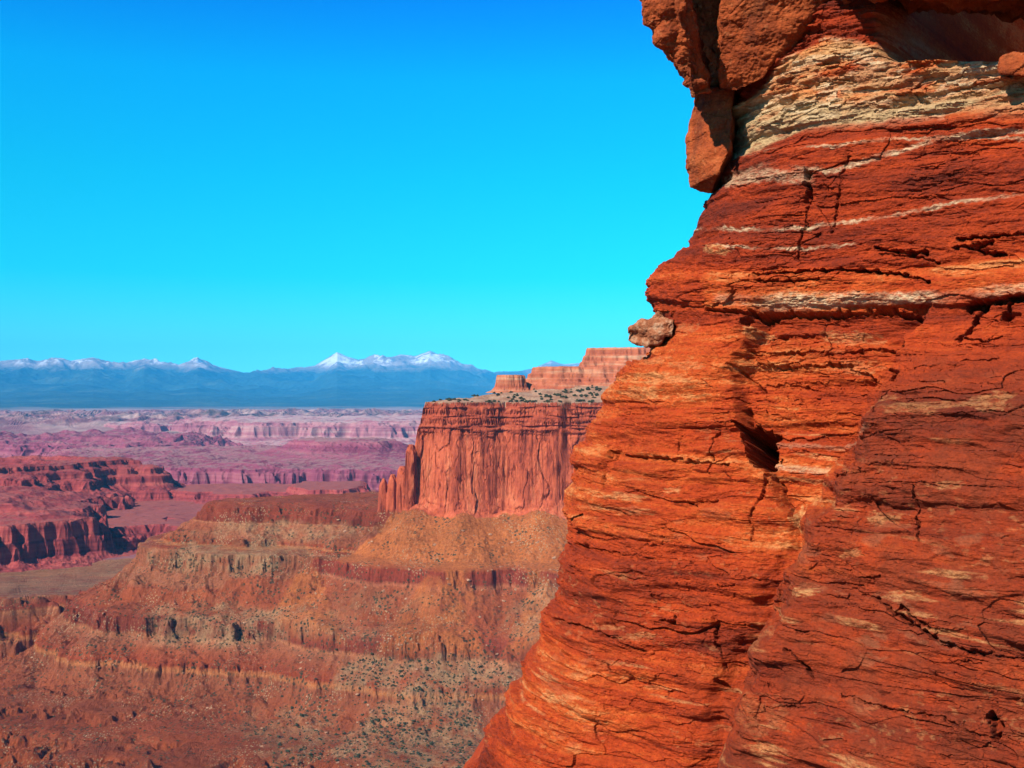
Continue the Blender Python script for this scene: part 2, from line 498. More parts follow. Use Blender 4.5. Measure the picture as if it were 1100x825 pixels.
# the rest of the sheet, outside the view, coarse
def fan_rest():
    a0, a1 = math.atan2(us_g[-1] - CU, F), math.atan2(us_g[0] - CU, F) + 2 * math.pi
    an = np.linspace(a0, a1, 90)
    r = np.geomspace(820, 14000, 60)
    return np.sin(an)[:, None] * r, np.cos(an)[:, None] * r
X2, Y2 = fan_rest()
Z2 = np.where(np.hypot(X2, Y2) < 1900, -356.0, -300.0) + 8 * fbm2(X2 / 400, Y2 / 400, 3, 2)
skirt = mesh_from("terrain", np.stack([X2, Y2, Z2], -1).reshape(-1, 3), grid_quads(*X2.shape), MAT['plain'], None, None, True)
tag(skirt, "open desert floor stretching away beside the view", "terrain", kind='structure')
an = np.linspace(0, 2 * math.pi, 60); rd = np.array([1.0, 400, 830])
Xc, Yc = np.sin(an)[:, None] * rd, np.cos(an)[:, None] * rd
cf = mesh_from("canyon_floor", np.stack([Xc, Yc, np.full(Xc.shape, -362.0)], -1).reshape(-1, 3), grid_quads(*Xc.shape), MAT['slope'], None,
               dict(strat=np.full(Xc.size, -350.0), cover=np.zeros(Xc.size), green=np.full(Xc.size, .3)), True)
tag(cf, "red canyon floor far below the lookout", "canyon floor", kind='structure')

# --- the middle mesa with its slope, and the lower spur on its left
RIM = [(-106, 1302), (-60, 1282), (-8, 1294), (52, 1278), (130, 1285), (260, 1240), (520, 1150), (900, 1300), (800, 2200), (400, 2200), (180, 1850), (20, 1540), (-62, 1400), (-98, 1335)]
SPUR = [(-150, 1330), (-60, 1300), (60, 1330), (100, 1500), (-60, 1560), (-200, 1545), (-330, 1500), (-392, 1440), (-384, 1395), (-300, 1372), (-215, 1362)]
UPPER = [(32, 1466), (64, 1445), (98, 1452), (118, 1440), (240, 1430), (500, 1400), (800, 1600), (600, 2100), (320, 1900), (110, 1560), (42, 1500)]
UPPER2 = [(104, 1478), (150, 1462), (300, 1450), (520, 1440), (700, 1600), (560, 2000), (330, 1800), (160, 1560), (112, 1510)]

def terrace(h):
    """hard beds stand steep, soft beds lie back"""
    a = [(-420, -420), (-352, -352), (-345, -340), (-341, -330), (-322, -324), (-298, -302), (-294, -287), (-268, -269), (-263, -249), (-240, -240), (-210, -206), (-206, -187), (-183, -182), (-139, -139), (300, 300)]
    return interp(h, a)

def rim_d(X, Y):
    d = poly_sdf(X, Y, RIM)
    fl = 3.5 * fbm2(X / 60, Y / 60, 3, 41) + 1.8 * np.tanh(pn2(X / 34, Y / 80, 43) / .10) + .7 * ridged2(X / 13, Y / 13, 2, 46) + .8 * fbm2(X / 5, Y / 5, 3, 45)
    return d + fl, d
def mesa_h(X, Y):
    d, d0 = rim_d(X, Y)
    top = -8 + 3.0 * fbm2(X / 40, Y / 40, 5, 51) * sstep(0, 40, d) + interp(d0, [(0, 0), (12, 1), (60, 10), (150, 22), (400, 26)])
    cl = interp(d, [(-22, -150), (-16, -137), (-12.5, -120), (-9.5, -70), (-7, -46), (-6.2, -40), (-4.2, -34), (-3.7, -27), (-2.1, -23), (-1.6, -16), (-.4, -12), (0, -8), (1, -8)])
    e = -d0 - 16
    gul = 6 * ridged2(X / 85, Y / 85, 3, 53) + 4 * fbm2(X / 22, Y / 22, 4, 55)
    tal = -139 + 1.1 * ridged2(X / 14, Y / 14, 3, 56) * sstep(10, 50, e) - interp(e, [(0, 0), (60, 42), (230, 196), (330, 214), (700, 240)]) + gul * sstep(0, 70, e) * .75 + 1.0 * fbm2(X / 7, Y / 7, 3, 57)
    tal = tal + 11 * sstep(-.5, .6, pn2(X / 48, Y / 200, 58)) * sstep(90, 0, e)
    ds = poly_sdf(X, Y, SPUR) + 12 * fbm2(X / 70, Y / 70, 3, 59) + 5 * ridged2(X / 26, Y / 26, 3, 60)
    spur = np.where(ds > 0, -140 + np.minimum(ds, 20) * .25 + 1.5 * fbm2(X / 18, Y / 18, 4, 62), -140 - interp(-ds, [(0, 0), (3, 7), (7, 9), (10, 17), (44, 39), (47, 45), (215, 172), (330, 206), (700, 236)]) + (gul * .7) * sstep(0, 60, -ds) + 1.0 * fbm2(X / 7, Y / 7, 3, 57))
    low = np.maximum(tal, spur)
    buried = sstep(.15, .5, fbm2(X / 80, Y / 80, 3, 64))
    low = low + (terrace(low) - low) * (1 - .4 * buried)
    uu = CU + F * X / Y
    for cu_, w_, z0_, z1_ in ((465, 62, -190, -262), (330, 40, -192, -256), (590, 50, -192, -262), (545, 40, -258, -300)):   # rubble cones below the red ledge
        k_ = np.clip((z0_ - low) / (z0_ - z1_), 0, 1.2)
        low = low + 11 * np.clip(1 - np.abs(uu - cu_ + 4 * pn2(X / 15, Y / 15, 65)) / (w_ * (.12 + k_)), 0, 1) * sstep(0, .08, k_) * sstep(1.2, .9, k_)
    low = np.where(d > 0, top, np.where(d > -22, np.maximum(cl, low), low))
    for sx_, sy_, sr_, st_ in ((-153, 1312, 4.5, -99), (-142, 1308, 5.5, -94), (-130, 1304, 6, -84), (-119, 1299, 6, -58)):   # fins at the prow
        ds_ = sr_ - np.hypot(X - sx_, (Y - sy_) * .6) + 1.3 * pn2(X / 5, Y / 5, 47)
        low = np.where(ds_ > -7, np.maximum(low, interp(ds_, [(-7, -150), (-2.5, -138), (0, st_ - 8), (3, st_), (9, st_ + 1)])), low)
    return low

us_m = cols(-60, 700, .95, -200, 1250)
X, Y, Z = fan(mesa_h, us_m, 780, 1680, 1500, 800, .12, False)
G = ground_h(X, Y)
d, d0 = rim_d(X, Y)
Yw = Y.copy()                                                              # slabs, joints and beds of the wall stand out or back
wallm = sstep(-141, -132, Z) * sstep(-9, -13, Z) * (d < 0) * (d > -24)
ew, iw = voro2(X / 15 + .3 * pn2(X / 9, Z / 20, 341), Z / 46 + .2 * pn2(X / 20, Z / 20, 342), 9)
ew2, iw2 = voro2(X / 6.5, Z / 13, 11)
upb = sstep(-52, -40, Z)
Yw -= wallm * ((iw - .5) * 3.2 * (1 - .6 * upb) + (iw2 - .5) * 1.0 - 1.0 * np.exp(-(ew / .05) ** 2) + 1.6 * upb * np.tanh(pn2(X / 30, Z / 3.2, 344) / .2) + .8 * fbm3(X / 7, Y / 7, Z / 9, 3, 346))
co = np.stack([X, Yw, Z], -1).reshape(-1, 3)
q = grid_quads(*X.shape)
keep = (Z > G - 3).ravel()[q].any(1)
fin = (Z > -134) & (X > -166) & (X < -100) & (Y > 1285) & (Y < 1330)
part = np.where(d > 0.3, 2, np.where(((d > -21) & (Z > -140)) | fin, 1, 0)).ravel()
pf = part[q].max(1)
ucv = CU + F * X / Y
cone = np.zeros_like(Z)
for cu_, w_, z0_, z1_ in ((465, 62, -190, -262), (330, 40, -192, -256), (590, 50, -192, -262)):
    k_ = np.clip((z0_ - Z) / (z0_ - z1_), 0, 1.2)
    cone = np.maximum(cone, sstep(1, .75, np.abs(ucv - cu_ + 4 * pn2(X / 15, Y / 15, 65)) / (w_ * (.12 + k_))) * sstep(0, .08, k_) * sstep(1.15, .85, k_))
cover = .85 * cone + sstep(75, 25, -d0 - 16) + .9 * sstep(.25, .6, fbm2(X / 60, Y / 90, 4, 66)) * sstep(-250, -200, Z)
ug, vg = CU + F * X / Y, 425 - F * Z / Y                                   # where each grey-green rubble patch lies on the slope
green = np.zeros_like(Z)
for cx, cy, rx, ry, am in [(250, 598, 90, 18, 1.0), (300, 570, 95, 12, .8), (225, 672, 90, 26, .9), (330, 672, 90, 20, .5), (470, 725, 115, 24, .95), (460, 795, 130, 45, .95), (320, 790, 80, 34, .5), (600, 660, 60, 40, .6), (410, 645, 60, 16, .35)]:
    q_ = ((ug - cx) / rx) ** 2 + ((vg - cy) / ry) ** 2 + .7 * fbm2(X / 45, Y / 45, 4, 68)
    green = np.maximum(green, am * sstep(1.15, .35, q_))
ds_ = poly_sdf(X, Y, SPUR)
on_spur = (ug < 430 - (vg - 540) * .75) & (Z > -226) & (Y > 1270)
strat_sp = interp(Z, [(-232, -300), (-222, -270), (-190, -275), (-187, -269), (-183, -294), (-180, -289.9), (-177, -275), (-160, -276), (-157, -262), (-142, -252), (-130, -244)])
strat = np.where(on_spur, strat_sp, Z)
cover = np.where(on_spur, 0, cover)
at = dict(strat=strat.ravel(), cover=np.clip(cover, 0, 1).ravel(), green=green.ravel(), bed=(np.clip(sstep(-50, -38, Z) + .35 * (fbm2(X / 40, Z / 12, 3, 70) > .35), 0, 1)).ravel())
mesa = empty("mesa", (60, 1350, -139))
tag(mesa, "sheer flat-topped red mesa rising above rubble slopes in the middle distance", "mesa")
inv = Matrix.Translation((-60, -1350, 139))
off = np.array([60, 1350, -139.])
mesh_from("talus_slope", co - off, q[keep & (pf == 0)], MAT['slope'], mesa, at)
mesh_from("cliff_wall", co - off, q[keep & (pf == 1)], MAT['wall'], mesa, at)
mesh_from("mesa_top", co - off, q[keep & (pf == 2)], MAT['top'], mesa, at)

# upper cliffs standing on the mesa
def tier_h(poly, base, top, seed, w=1.0):
    def H(X, Y):
        d = poly_sdf(X, Y, poly) + 6 * fbm2(X / 40, Y / 40, 3, seed) + 3.0 * fbm2(X / 12, Y / 12, 3, seed + 2)
        z = top - base
        return base + interp(d, [(-26, -8), (-20, 0.02 * z), (-13, .20 * z), (-12, .34 * z), (-8, .40 * z), (-7, .62 * z), (-3.5, .68 * z), (-2.5, .9 * z), (0, z), (30, z + 1), (200, z + 4)]) + .7 * fbm2(X / 6, Y / 6, 3, seed + 4)
    return H
def tier(name, mat, us, r0, r1, H, n_fine, n_out, floor, parent=None, off=(0, 0, 0), k=.1, ground=None, one=True):
    X, Y, Z = fan(H, us, r0, r1, n_fine, n_out, k, False)
    q = grid_quads(*X.shape)
    G = floor if ground is None else ground(X, Y) + floor
    keep = (Z > G).ravel()[q].any(1)
    if one:                                                                # one connected landform, no stray scraps
        K2 = keep.reshape(X.shape[0] - 1, X.shape[1] - 1); lab = np.zeros(K2.shape, dtype=np.int32); best = (0, 0); nl = 0
        for i0, j0 in np.argwhere(K2):
            if lab[i0, j0]: continue
            nl += 1; st = [(i0, j0)]; lab[i0, j0] = nl; cnt = 0
            while st:
                i_, j_ = st.pop(); cnt += 1
                for i2, j2 in ((i_ + 1, j_), (i_ - 1, j_), (i_, j_ + 1), (i_, j_ - 1)):
                    if 0 <= i2 < K2.shape[0] and 0 <= j2 < K2.shape[1] and K2[i2, j2] and not lab[i2, j2]:
                        lab[i2, j2] = nl; st.append((i2, j2))
            best = max(best, (cnt, nl))
        keep = (lab == best[1]).ravel()
    fl = flatness(X, Y, Z)
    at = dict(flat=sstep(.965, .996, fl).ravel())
    return mesh_from(name, np.stack([X, Y, Z], -1).reshape(-1, 3) - np.array(off), q[keep], mat, parent, at)
HU1, HU2 = tier_h(UPPER, 13, 38, 71), tier_h(UPPER2, 34, 64, 75)
off = np.array([120., 1480., 13.])
uc = empty("cliff", tuple(off))
tag(uc, "low stepped orange cliff set back on the shrubby top of the mesa", "cliff")
tier("lower_ledge", MAT['upper'], cols(540, 720, .9, 540, 1250), 1380, 1720, HU1, 900, 200, 7, uc, off)
tier("upper_ledge", MAT['upper'], cols(590, 720, .9, 590, 1250), 1400, 1720, HU2, 900, 200, 28, uc, off)
BUT = [(-20, 1432), (-8, 1426), (8, 1428), (16, 1436), (8, 1448), (-14, 1446)]
def but_h(X, Y):
    d = poly_sdf(X, Y, BUT) + 1.4 * fbm2(X / 9, Y / 9, 3, 81) + .6 * ridged2(X / 4, Y / 4, 2, 83)
    return 6 + interp(d, [(-14, -3), (-6, 1), (-2.5, 5), (-1.6, 9), (-1.2, 10), (-.7, 17.5), (0, 20.5), (8, 21)]) + .3 * fbm2(X / 2, Y / 2, 2, 85)
bt = tier("butte", MAT['upper'], np.arange(520, 575, .5), 1405, 1470, but_h, 500, 160, 3.5)
tag(bt, "small blocky red butte standing alone on the mesa's left shoulder", "butte")

# --- shrubs and fallen boulders on the mesa and its slopes
def leafy_blob(name, seed, n=26, dark=True):
    """a low desert shrub: leaf clumps spread through a flattened dome, on a short stem"""
    rs = random.Random(seed)
    bm = bmesh.new()
    for k_ in range(n):
        th, ph = rs.uniform(0, 2 * math.pi), math.acos(rs.uniform(-.15, 1))
        r_ = rs.uniform(.45, 1.0)
        p_ = Vector((math.cos(th) * math.sin(ph) * r_ * .55, math.sin(th) * math.sin(ph) * r_ * .55, .28 + math.cos(ph) * r_ * .5))
        m_ = Matrix.Translation(p_) @ Matrix.Rotation(rs.uniform(0, 6), 4, 'Z') @ Matrix.Diagonal((rs.uniform(.7, 1.3), rs.uniform(.7, 1.3), rs.uniform(.5, .9), 1))
        bmesh.ops.create_icosphere(bm, subdivisions=1, radius=rs.uniform(.14, .24), matrix=m_)
    bmesh.ops.create_cone(bm, segments=5, radius1=.09, radius2=.05, depth=.5, matrix=Matrix.Translation((0, 0, .1)))
    me = bpy.data.meshes.new(name); bm.to_mesh(me); bm.free(); return me
def stone(name, seed):
    rs = random.Random(seed)
    bm = bmesh.new(); bmesh.ops.create_icosphere(bm, subdivisions=2, radius=.5)
    cuts = [Vector((rs.gauss(0, 1), rs.gauss(0, 1), rs.gauss(0, 1))).normalized() for _ in range(9)]
    lim = [rs.uniform(.25, .42) for _ in cuts]
    for v_ in bm.verts:
        for c_, l_ in zip(cuts, lim):
            e_ = v_.co.dot(c_) - l_
            if e_ > 0: v_.co -= c_ * e_
        v_.co.z *= .8
    me = bpy.data.meshes.new(name); bm.to_mesh(me); bm.free(); return me
def flat_mat(name, a, b, sc, rough_bump=0):
    t = NT(name)
    return t.done(t.gain(t.ramp(t.noise(sc, 4, .6), [(.35, a), (.65, b)]), t.noise(sc * 4, 3, .6), .75, 1.3))
M_SH = flat_mat("juniper_green", (.030, .042, .022), (.075, .085, .040), .6)
M_ST = flat_mat("fallen_sandstone", (.30, .115, .055), (.56, .32, .19), .25)
shrubs = [leafy_blob("shrub", 30 + i) for i in range(4)]
stones = [stone("boulder", 50 + i) for i in range(5)]
for m_ in shrubs: m_.materials.append(M_SH)
for m_ in stones: m_.materials.append(M_ST)
rng = np.random.RandomState(5)
rr_ = np.hypot(X, Y); el = Z / rr_
seen = el >= np.maximum.accumulate(el, axis=1) - 1e-6
SILM = [(0, 700), (340, 690), (380, 688), (430, 642), (460, 628), (500, 612), (548, 602), (600, 602), (650, 585), (720, 560), (760, 540), (825, 503), (900, 450)]
vis = seen & (ug < interp(vg, SILM) - 4) & (vg < 840) & (ug > -20) & (Z > G + 1)
SHRUB_BLOCK = (d > 1.5)
def scatter(mask, n, weight=None):
    idx = np.flatnonzero((vis & mask).ravel())
    w_ = None
    if weight is not None:
        w_ = weight.ravel()[idx]; w_ = w_ / w_.sum()
    return rng.choice(idx, min(n, len(idx)), replace=False, p=w_)
def put(meshes, name, idx, size, label, cat, group, sink):
    for i_ in idx:
        o = bpy.data.objects.new(name, meshes[rng.randint(len(meshes))]); COL.objects.link(o)
        sz = rng.uniform(*size)
        o.location = (X.flat[i_], Y.flat[i_], Z.flat[i_] - sink * sz)
        o.rotation_euler = (0, 0, rng.uniform(0, 6.28)); o.scale = (sz * rng.uniform(.85, 1.2), sz, sz * rng.uniform(.75, 1.0))
        tag(o, label, cat, group)
clump = np.clip(.35 + fbm2(X / 28, Y / 28, 3, 90), .02, 1)
put(shrubs, "shrub", scatter(SHRUB_BLOCK & (vg > 405), 110, clump), (2.4, 5.0), "dark green shrub on the sloping rubble top of the mesa", "shrub", "shrubs on top of the mesa", .1)
low_slope = (Z < -205) & (d < -22)
put(shrubs, "shrub", scatter(low_slope & (vg > 690) & (ug > 300), 190, green + .12), (1.8, 3.4), "dark green shrub on the grey green rubble slope below the mesa", "shrub", "shrubs on the slope below the mesa", .1)
put(stones, "boulder", scatter((Z < -150) & (d < -22) & (vg < 640) & (ug > 330), 70), (2.5, 6.0), "fallen boulder on the orange rubble slope under the mesa wall", "boulder", "boulders under the mesa wall", .15)
put(stones, "boulder", scatter(low_slope & (vg > 640), 200, np.clip(.2 + fbm2(X / 35, Y / 35, 3, 93), .03, 1)), (2.0, 4.6), "fallen pale boulder on the lower ledges below the mesa", "boulder", "boulders on the lower slopes", .15)
# the rest of the low scrub, far too many and too small to tell apart
def scrub(idx, size):
    bm = bmesh.new(); bmesh.ops.create_icosphere(bm, subdivisions=1, radius=.5)
    bv = np.array([v_.co[:] for v_ in bm.verts]); bf = np.array([[v_.index for v_ in f_.verts] for f_ in bm.faces]); bm.free()
    sz = rng.uniform(*size, len(idx))[:, None, None]
    c_ = np.stack([X.flat[idx], Y.flat[idx], Z.flat[idx]], -1)[:, None, :]
    vv = bv[None] * (1 + .35 * rng.normal(size=(len(idx), len(bv), 1))) * sz * np.array([1, 1, .75]) + c_ + np.array([0, 0, .2]) * sz
    ff = bf[None] + (np.arange(len(idx)) * len(bv))[:, None, None]
    return vv.reshape(-1, 3), ff.reshape(-1, 3)
vv, ff = scrub(scatter((Z < -190) & (d < -22), 2200, green + .10), (1.0, 2.2))
sc_ = mesh_from("scrub", vv, ff, M_SH)
tag(sc_, "low scrub dotted over the rubble slopes below the mesa", "scrub", kind='stuff')

# --- red stepped mesas on the left, beyond the bench
def mesa_gen(poly, levels, seed, s1, a1, s2, a2, s3=None, a3=0):
    def H(X, Y):
        d = poly_sdf(X, Y, poly) + a1 * fbm2(X / s1, Y / s1, 3, seed) + a2 * ridged2(X / s2, Y / s2, 3, seed + 3)
        if s3: d = d + a3 * ridged2(X / s3, Y / s3, 2, seed + 6)
        return interp(d, levels) + sstep(0, 60, d) * .35 * a2 * fbm2(X / (s1 * .8), Y / (s1 * .8), 4, seed + 12) + .12 * a2 * fbm2(X / (s2 * .6), Y / (s2 * .6), 4, seed + 9)
    return H
def P(*uD): return [(pix(u, D), D) for u, D in uD]

# long low bench of red cliffs
H_low = mesa_gen(P((40, 2200), (88, 2170), (130, 2130), (165, 2180), (180, 2300), (195, 2160), (225, 2150), (262, 2260), (300, 2420), (350, 2460), (392, 2560), (400, 2700), (392, 3000), (250, 3050), (40, 3000)),
                 [(-130, -320), (-44, -298), (-32, -292), (-22, -272), (-15, -268), (-6, -258), (0, -254), (60, -256), (300, -258), (900, -262)], 101, 150, 30, 52, 9, 18, 2)
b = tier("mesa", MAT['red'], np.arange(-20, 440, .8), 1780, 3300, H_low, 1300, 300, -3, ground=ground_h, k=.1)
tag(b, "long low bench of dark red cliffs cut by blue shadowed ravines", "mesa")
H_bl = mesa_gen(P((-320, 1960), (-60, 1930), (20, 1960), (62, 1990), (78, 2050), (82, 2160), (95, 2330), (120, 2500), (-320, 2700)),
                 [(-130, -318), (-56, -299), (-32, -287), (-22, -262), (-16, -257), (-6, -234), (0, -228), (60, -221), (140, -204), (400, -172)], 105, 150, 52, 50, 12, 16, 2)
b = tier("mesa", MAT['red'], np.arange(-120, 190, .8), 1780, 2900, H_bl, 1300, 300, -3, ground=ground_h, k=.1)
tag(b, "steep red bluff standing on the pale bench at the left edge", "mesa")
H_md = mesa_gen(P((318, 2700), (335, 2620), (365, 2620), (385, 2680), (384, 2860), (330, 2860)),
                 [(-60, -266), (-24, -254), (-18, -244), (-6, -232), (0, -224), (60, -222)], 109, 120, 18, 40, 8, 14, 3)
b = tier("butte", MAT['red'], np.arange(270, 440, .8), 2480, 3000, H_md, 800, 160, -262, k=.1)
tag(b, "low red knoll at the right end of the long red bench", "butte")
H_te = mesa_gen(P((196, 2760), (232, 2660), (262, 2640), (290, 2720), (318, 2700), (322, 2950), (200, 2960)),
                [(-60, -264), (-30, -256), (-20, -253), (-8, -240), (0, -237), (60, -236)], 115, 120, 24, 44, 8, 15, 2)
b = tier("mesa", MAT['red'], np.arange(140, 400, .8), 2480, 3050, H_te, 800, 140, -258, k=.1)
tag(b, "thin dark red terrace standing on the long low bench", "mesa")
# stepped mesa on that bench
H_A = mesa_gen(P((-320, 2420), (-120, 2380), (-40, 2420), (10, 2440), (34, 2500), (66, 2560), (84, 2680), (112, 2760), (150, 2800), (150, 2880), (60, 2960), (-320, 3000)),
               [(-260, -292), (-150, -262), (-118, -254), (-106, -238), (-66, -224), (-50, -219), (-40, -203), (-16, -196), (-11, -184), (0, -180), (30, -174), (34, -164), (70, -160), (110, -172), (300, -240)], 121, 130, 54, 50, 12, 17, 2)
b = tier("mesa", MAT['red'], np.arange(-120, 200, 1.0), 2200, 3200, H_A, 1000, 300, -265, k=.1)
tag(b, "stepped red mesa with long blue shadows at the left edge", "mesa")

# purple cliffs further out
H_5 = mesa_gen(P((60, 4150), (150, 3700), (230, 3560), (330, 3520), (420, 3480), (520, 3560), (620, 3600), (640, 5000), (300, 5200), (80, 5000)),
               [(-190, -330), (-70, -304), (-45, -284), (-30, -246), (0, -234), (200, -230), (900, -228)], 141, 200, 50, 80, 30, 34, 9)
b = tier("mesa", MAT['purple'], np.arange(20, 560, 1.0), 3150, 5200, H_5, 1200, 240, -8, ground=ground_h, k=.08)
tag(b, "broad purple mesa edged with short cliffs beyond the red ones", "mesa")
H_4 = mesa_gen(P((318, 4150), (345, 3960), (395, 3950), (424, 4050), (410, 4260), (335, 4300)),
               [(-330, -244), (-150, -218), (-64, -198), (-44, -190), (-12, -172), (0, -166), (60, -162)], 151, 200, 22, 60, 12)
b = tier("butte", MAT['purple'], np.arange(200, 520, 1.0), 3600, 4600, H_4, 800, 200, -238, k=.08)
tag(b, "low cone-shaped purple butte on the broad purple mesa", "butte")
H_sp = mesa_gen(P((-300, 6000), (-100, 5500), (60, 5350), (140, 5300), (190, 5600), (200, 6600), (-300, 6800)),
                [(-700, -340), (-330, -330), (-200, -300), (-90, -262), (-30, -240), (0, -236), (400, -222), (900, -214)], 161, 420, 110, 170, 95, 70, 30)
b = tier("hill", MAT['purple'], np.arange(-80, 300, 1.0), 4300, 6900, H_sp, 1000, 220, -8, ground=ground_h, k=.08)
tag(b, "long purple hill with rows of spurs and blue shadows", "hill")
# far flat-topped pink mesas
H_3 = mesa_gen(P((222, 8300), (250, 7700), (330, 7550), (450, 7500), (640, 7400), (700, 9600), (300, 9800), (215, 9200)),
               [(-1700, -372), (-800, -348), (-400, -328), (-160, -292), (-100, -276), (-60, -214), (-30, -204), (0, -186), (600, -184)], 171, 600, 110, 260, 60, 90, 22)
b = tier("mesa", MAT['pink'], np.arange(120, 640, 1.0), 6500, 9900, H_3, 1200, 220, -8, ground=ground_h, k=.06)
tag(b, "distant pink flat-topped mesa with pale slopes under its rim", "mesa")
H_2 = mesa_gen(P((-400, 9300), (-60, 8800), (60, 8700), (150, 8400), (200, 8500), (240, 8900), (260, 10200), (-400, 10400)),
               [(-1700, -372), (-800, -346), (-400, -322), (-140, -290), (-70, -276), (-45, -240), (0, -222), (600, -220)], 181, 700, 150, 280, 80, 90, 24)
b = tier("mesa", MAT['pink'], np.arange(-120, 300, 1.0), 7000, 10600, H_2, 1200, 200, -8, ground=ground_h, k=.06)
tag(b, "faint pink line of far cliffs below the pale badlands on the left", "mesa")

# --- the mountains
CREST = [(-400, 396), (-120, 394), (0, 391), (20, 389.5), (40, 391), (60, 387), (76, 390), (100, 386.5), (114, 391), (135, 393.5), (155, 386.5), (175, 391), (192, 393), (212, 387.5), (236, 395), (262, 400.5), (285, 400),
         (310, 398), (338, 393), (362, 378.5), (374, 384), (385, 386.5), (402, 383), (415, 385), (430, 380.5), (446, 382), (462, 376.5), (475, 382), (490, 388.5), (510, 395), (530, 400), (552, 402), (572, 396), (592, 387.5), (606, 391), (640, 388), (680, 396), (760, 402), (1000, 405)]
def mount_h(X, Y):
    u = CU + F * X / np.maximum(Y, 1)
    r = np.hypot(X, Y)
    cz = (424.9 - interp(u, CREST)) / F * 45000
    t = r / 1000.0
    sh = interp(t, [(17, -.02), (20, .015), (27, .12), (33, .26), (38, .5), (41.5, .74), (44, .95), (45, 1.0), (46.5, .9), (50.5, .3), (58, 0)])
    rel = sstep(20, 30, t) * sstep(56, 50, t)
    rd = ridged2(X / 3800, Y / 3800, 5, 201, .52) - 1.0
    z = -255 + (cz + 255) * sh + rel * rd * (90 + 210 * sstep(30, 42, t) * sstep(47, 44.5, t) ) * (1 - .95 * sstep(43.0, 44.6, t) * sstep(46, 45.2, t))
    return z
X, Y, Z = fan(mount_h, cols(-80, 700, 1.0), 18500, 50500, 900, 260, .03)
def mountain_mat():
    t = NT("mountain_forest_rock_snow")
    z = t.attr('alt')
    forest = t.ramp(t.noise(.0006, 8, .7), [(.35, (.015, .042, .045)), (.55, (.035, .078, .072)), (.72, (.10, .14, .10))])
    rock = t.ramp(t.noise(.0012, 7, .7), [(.3, (.20, .16, .14)), (.6, (.42, .34, .30))])
    zz = t.math('ADD', z, t.math('MULTIPLY', t.math('SUBTRACT', t.noise(.0007, 7, .7), .5), 900.0))
    c = t.mix(t.map(t.math('ADD', z, t.math('MULTIPLY', t.math('SUBTRACT', t.noise(.0009, 6, .7), .5), 90.0)), -250, -205), (.45, .30, .27), forest)
    c = t.mix(t.map(zz, 850, 1150), c, rock)
    sn = t.math('MULTIPLY', t.map(zz, 1090, 1300), t.map(t.noise(.0009, 7, .75), .50, .56), True)
    c = t.mix(sn, c, (.86, .88, .92))
    return t.done(c)
MAT['mount'] = mountain_mat()
mt = mesh_from("mountains", np.stack([X, Y, Z], -1).reshape(-1, 3), grid_quads(*X.shape), MAT['mount'], None, dict(alt=Z.ravel()), True)
tag(mt, "hazy blue mountain range with snow patches along the horizon", "mountains", kind='structure')

# ------------------------------------------------------------------ the near cliff
SIL = [(-300, 830), (0, 800), (100, 788), (140, 790), (160, 785), (190, 774), (205, 768), (230, 753), (250, 746), (265, 739), (278, 723), (288, 709), (300, 702), (320, 698), (334, 697), (342, 707), (356, 712), (368, 707), (380, 690), (400, 672),
       (430, 646), (460, 631), (480, 623), (500, 616), (520, 611), (532, 607), (548, 606), (556, 612), (568, 612), (590, 608), (615, 604), (650, 591), (690, 578), (720, 565), (760, 545), (800, 522), (825, 508), (900, 462), (1000, 405), (1500, 200)]
CP, SP = math.cos(R(PITCH)), math.sin(R(PITCH))
def ray(u, v):
    x = (u - CU) / F; w = -(v - CV) / F
    return np.stack([x, CP - w * SP, SP + w * CP], -1)
def base_depth(u, v):
    return 21.0 / (1 + .18 * (u - 760) / 340 + .13 * np.maximum(0, v - 330) / 495)

v_rows = np.concatenate([np.arange(-260, -12, 7.0), np.arange(-12, 838, .80), np.arange(838, 1500, 8.0)])
NF = 780
s_front = np.linspace(0, 1, NF)
sil = interp(v_rows, SIL)
Uf = sil[:, None] + (1150 - sil)[:, None] * s_front[None, :]
Uout = np.tile(np.geomspace(1152, 1800, 50), (len(v_rows), 1))
U = np.concatenate([Uf, Uout], 1)
V = np.tile(v_rows[:, None], (1, U.shape[1]))
sil_s = np.convolve(np.pad(sil, 20, mode='edge'), np.ones(41) / 41, 'valid')
D = base_depth(U, V)
edge_m = (U - sil[:, None]) * D / F                                        # metres from the corner
RC = 1.7
D = D + RC * (1 - np.sqrt(np.clip(1 - (1 - np.clip(edge_m / RC, 0, 1)) ** 2, 0, 1)))
# large forms of the wall
LP = [(806, 325), (795, 370), (787, 400), (790, 440), (800, 460), (815, 500), (830, 530), (852, 562)]
GB = [(1010, 318), (985, 340), (965, 365), (940, 410), (925, 435), (905, 480), (880, 530), (856, 556), (847, 590), (838, 625), (800, 700), (775, 780), (765, 830), (750, 1000), (740, 1500)]
wob = 7 * fbm2(U / 40, V / 40, 4, 301)
_, sLP = line_dist(U + wob, V, LP)
_, sGB = line_dist(U + wob, V + wob, GB)
vr = sstep(330, 480, V)
butt = sstep(-4, 60, sGB) * vr
left_of_gully = sstep(4, -4, sGB)
push = 1.5 * butt + .5 * sstep(60, 260, sGB) * vr
push = push - .42 * sstep(-3, 9, sLP) * left_of_gully * sstep(318, 345, V) * sstep(640, 520, V)
gd = np.abs(sGB)
push = push - .35 * np.exp(-(gd / 16) ** 2) * sstep(520, 600, V)           # the gully itself
cave = sstep(940, 1000, U) * sstep(68, 46, V)
push = push - 9.0 * cave
Pbase = ray(U, V) * D[..., None]
T = np.array([.858, -.514, 0]); N0 = np.array([-.514, -.858, 0])
du = np.gradient(Pbase, axis=1); dv = np.gradient(Pbase, axis=0)
nrm = np.cross(du, -dv); 
nrm /= np.linalg.norm(nrm, axis=-1)[..., None]
if nrm[500, 500, 1] > 0: nrm = -nrm
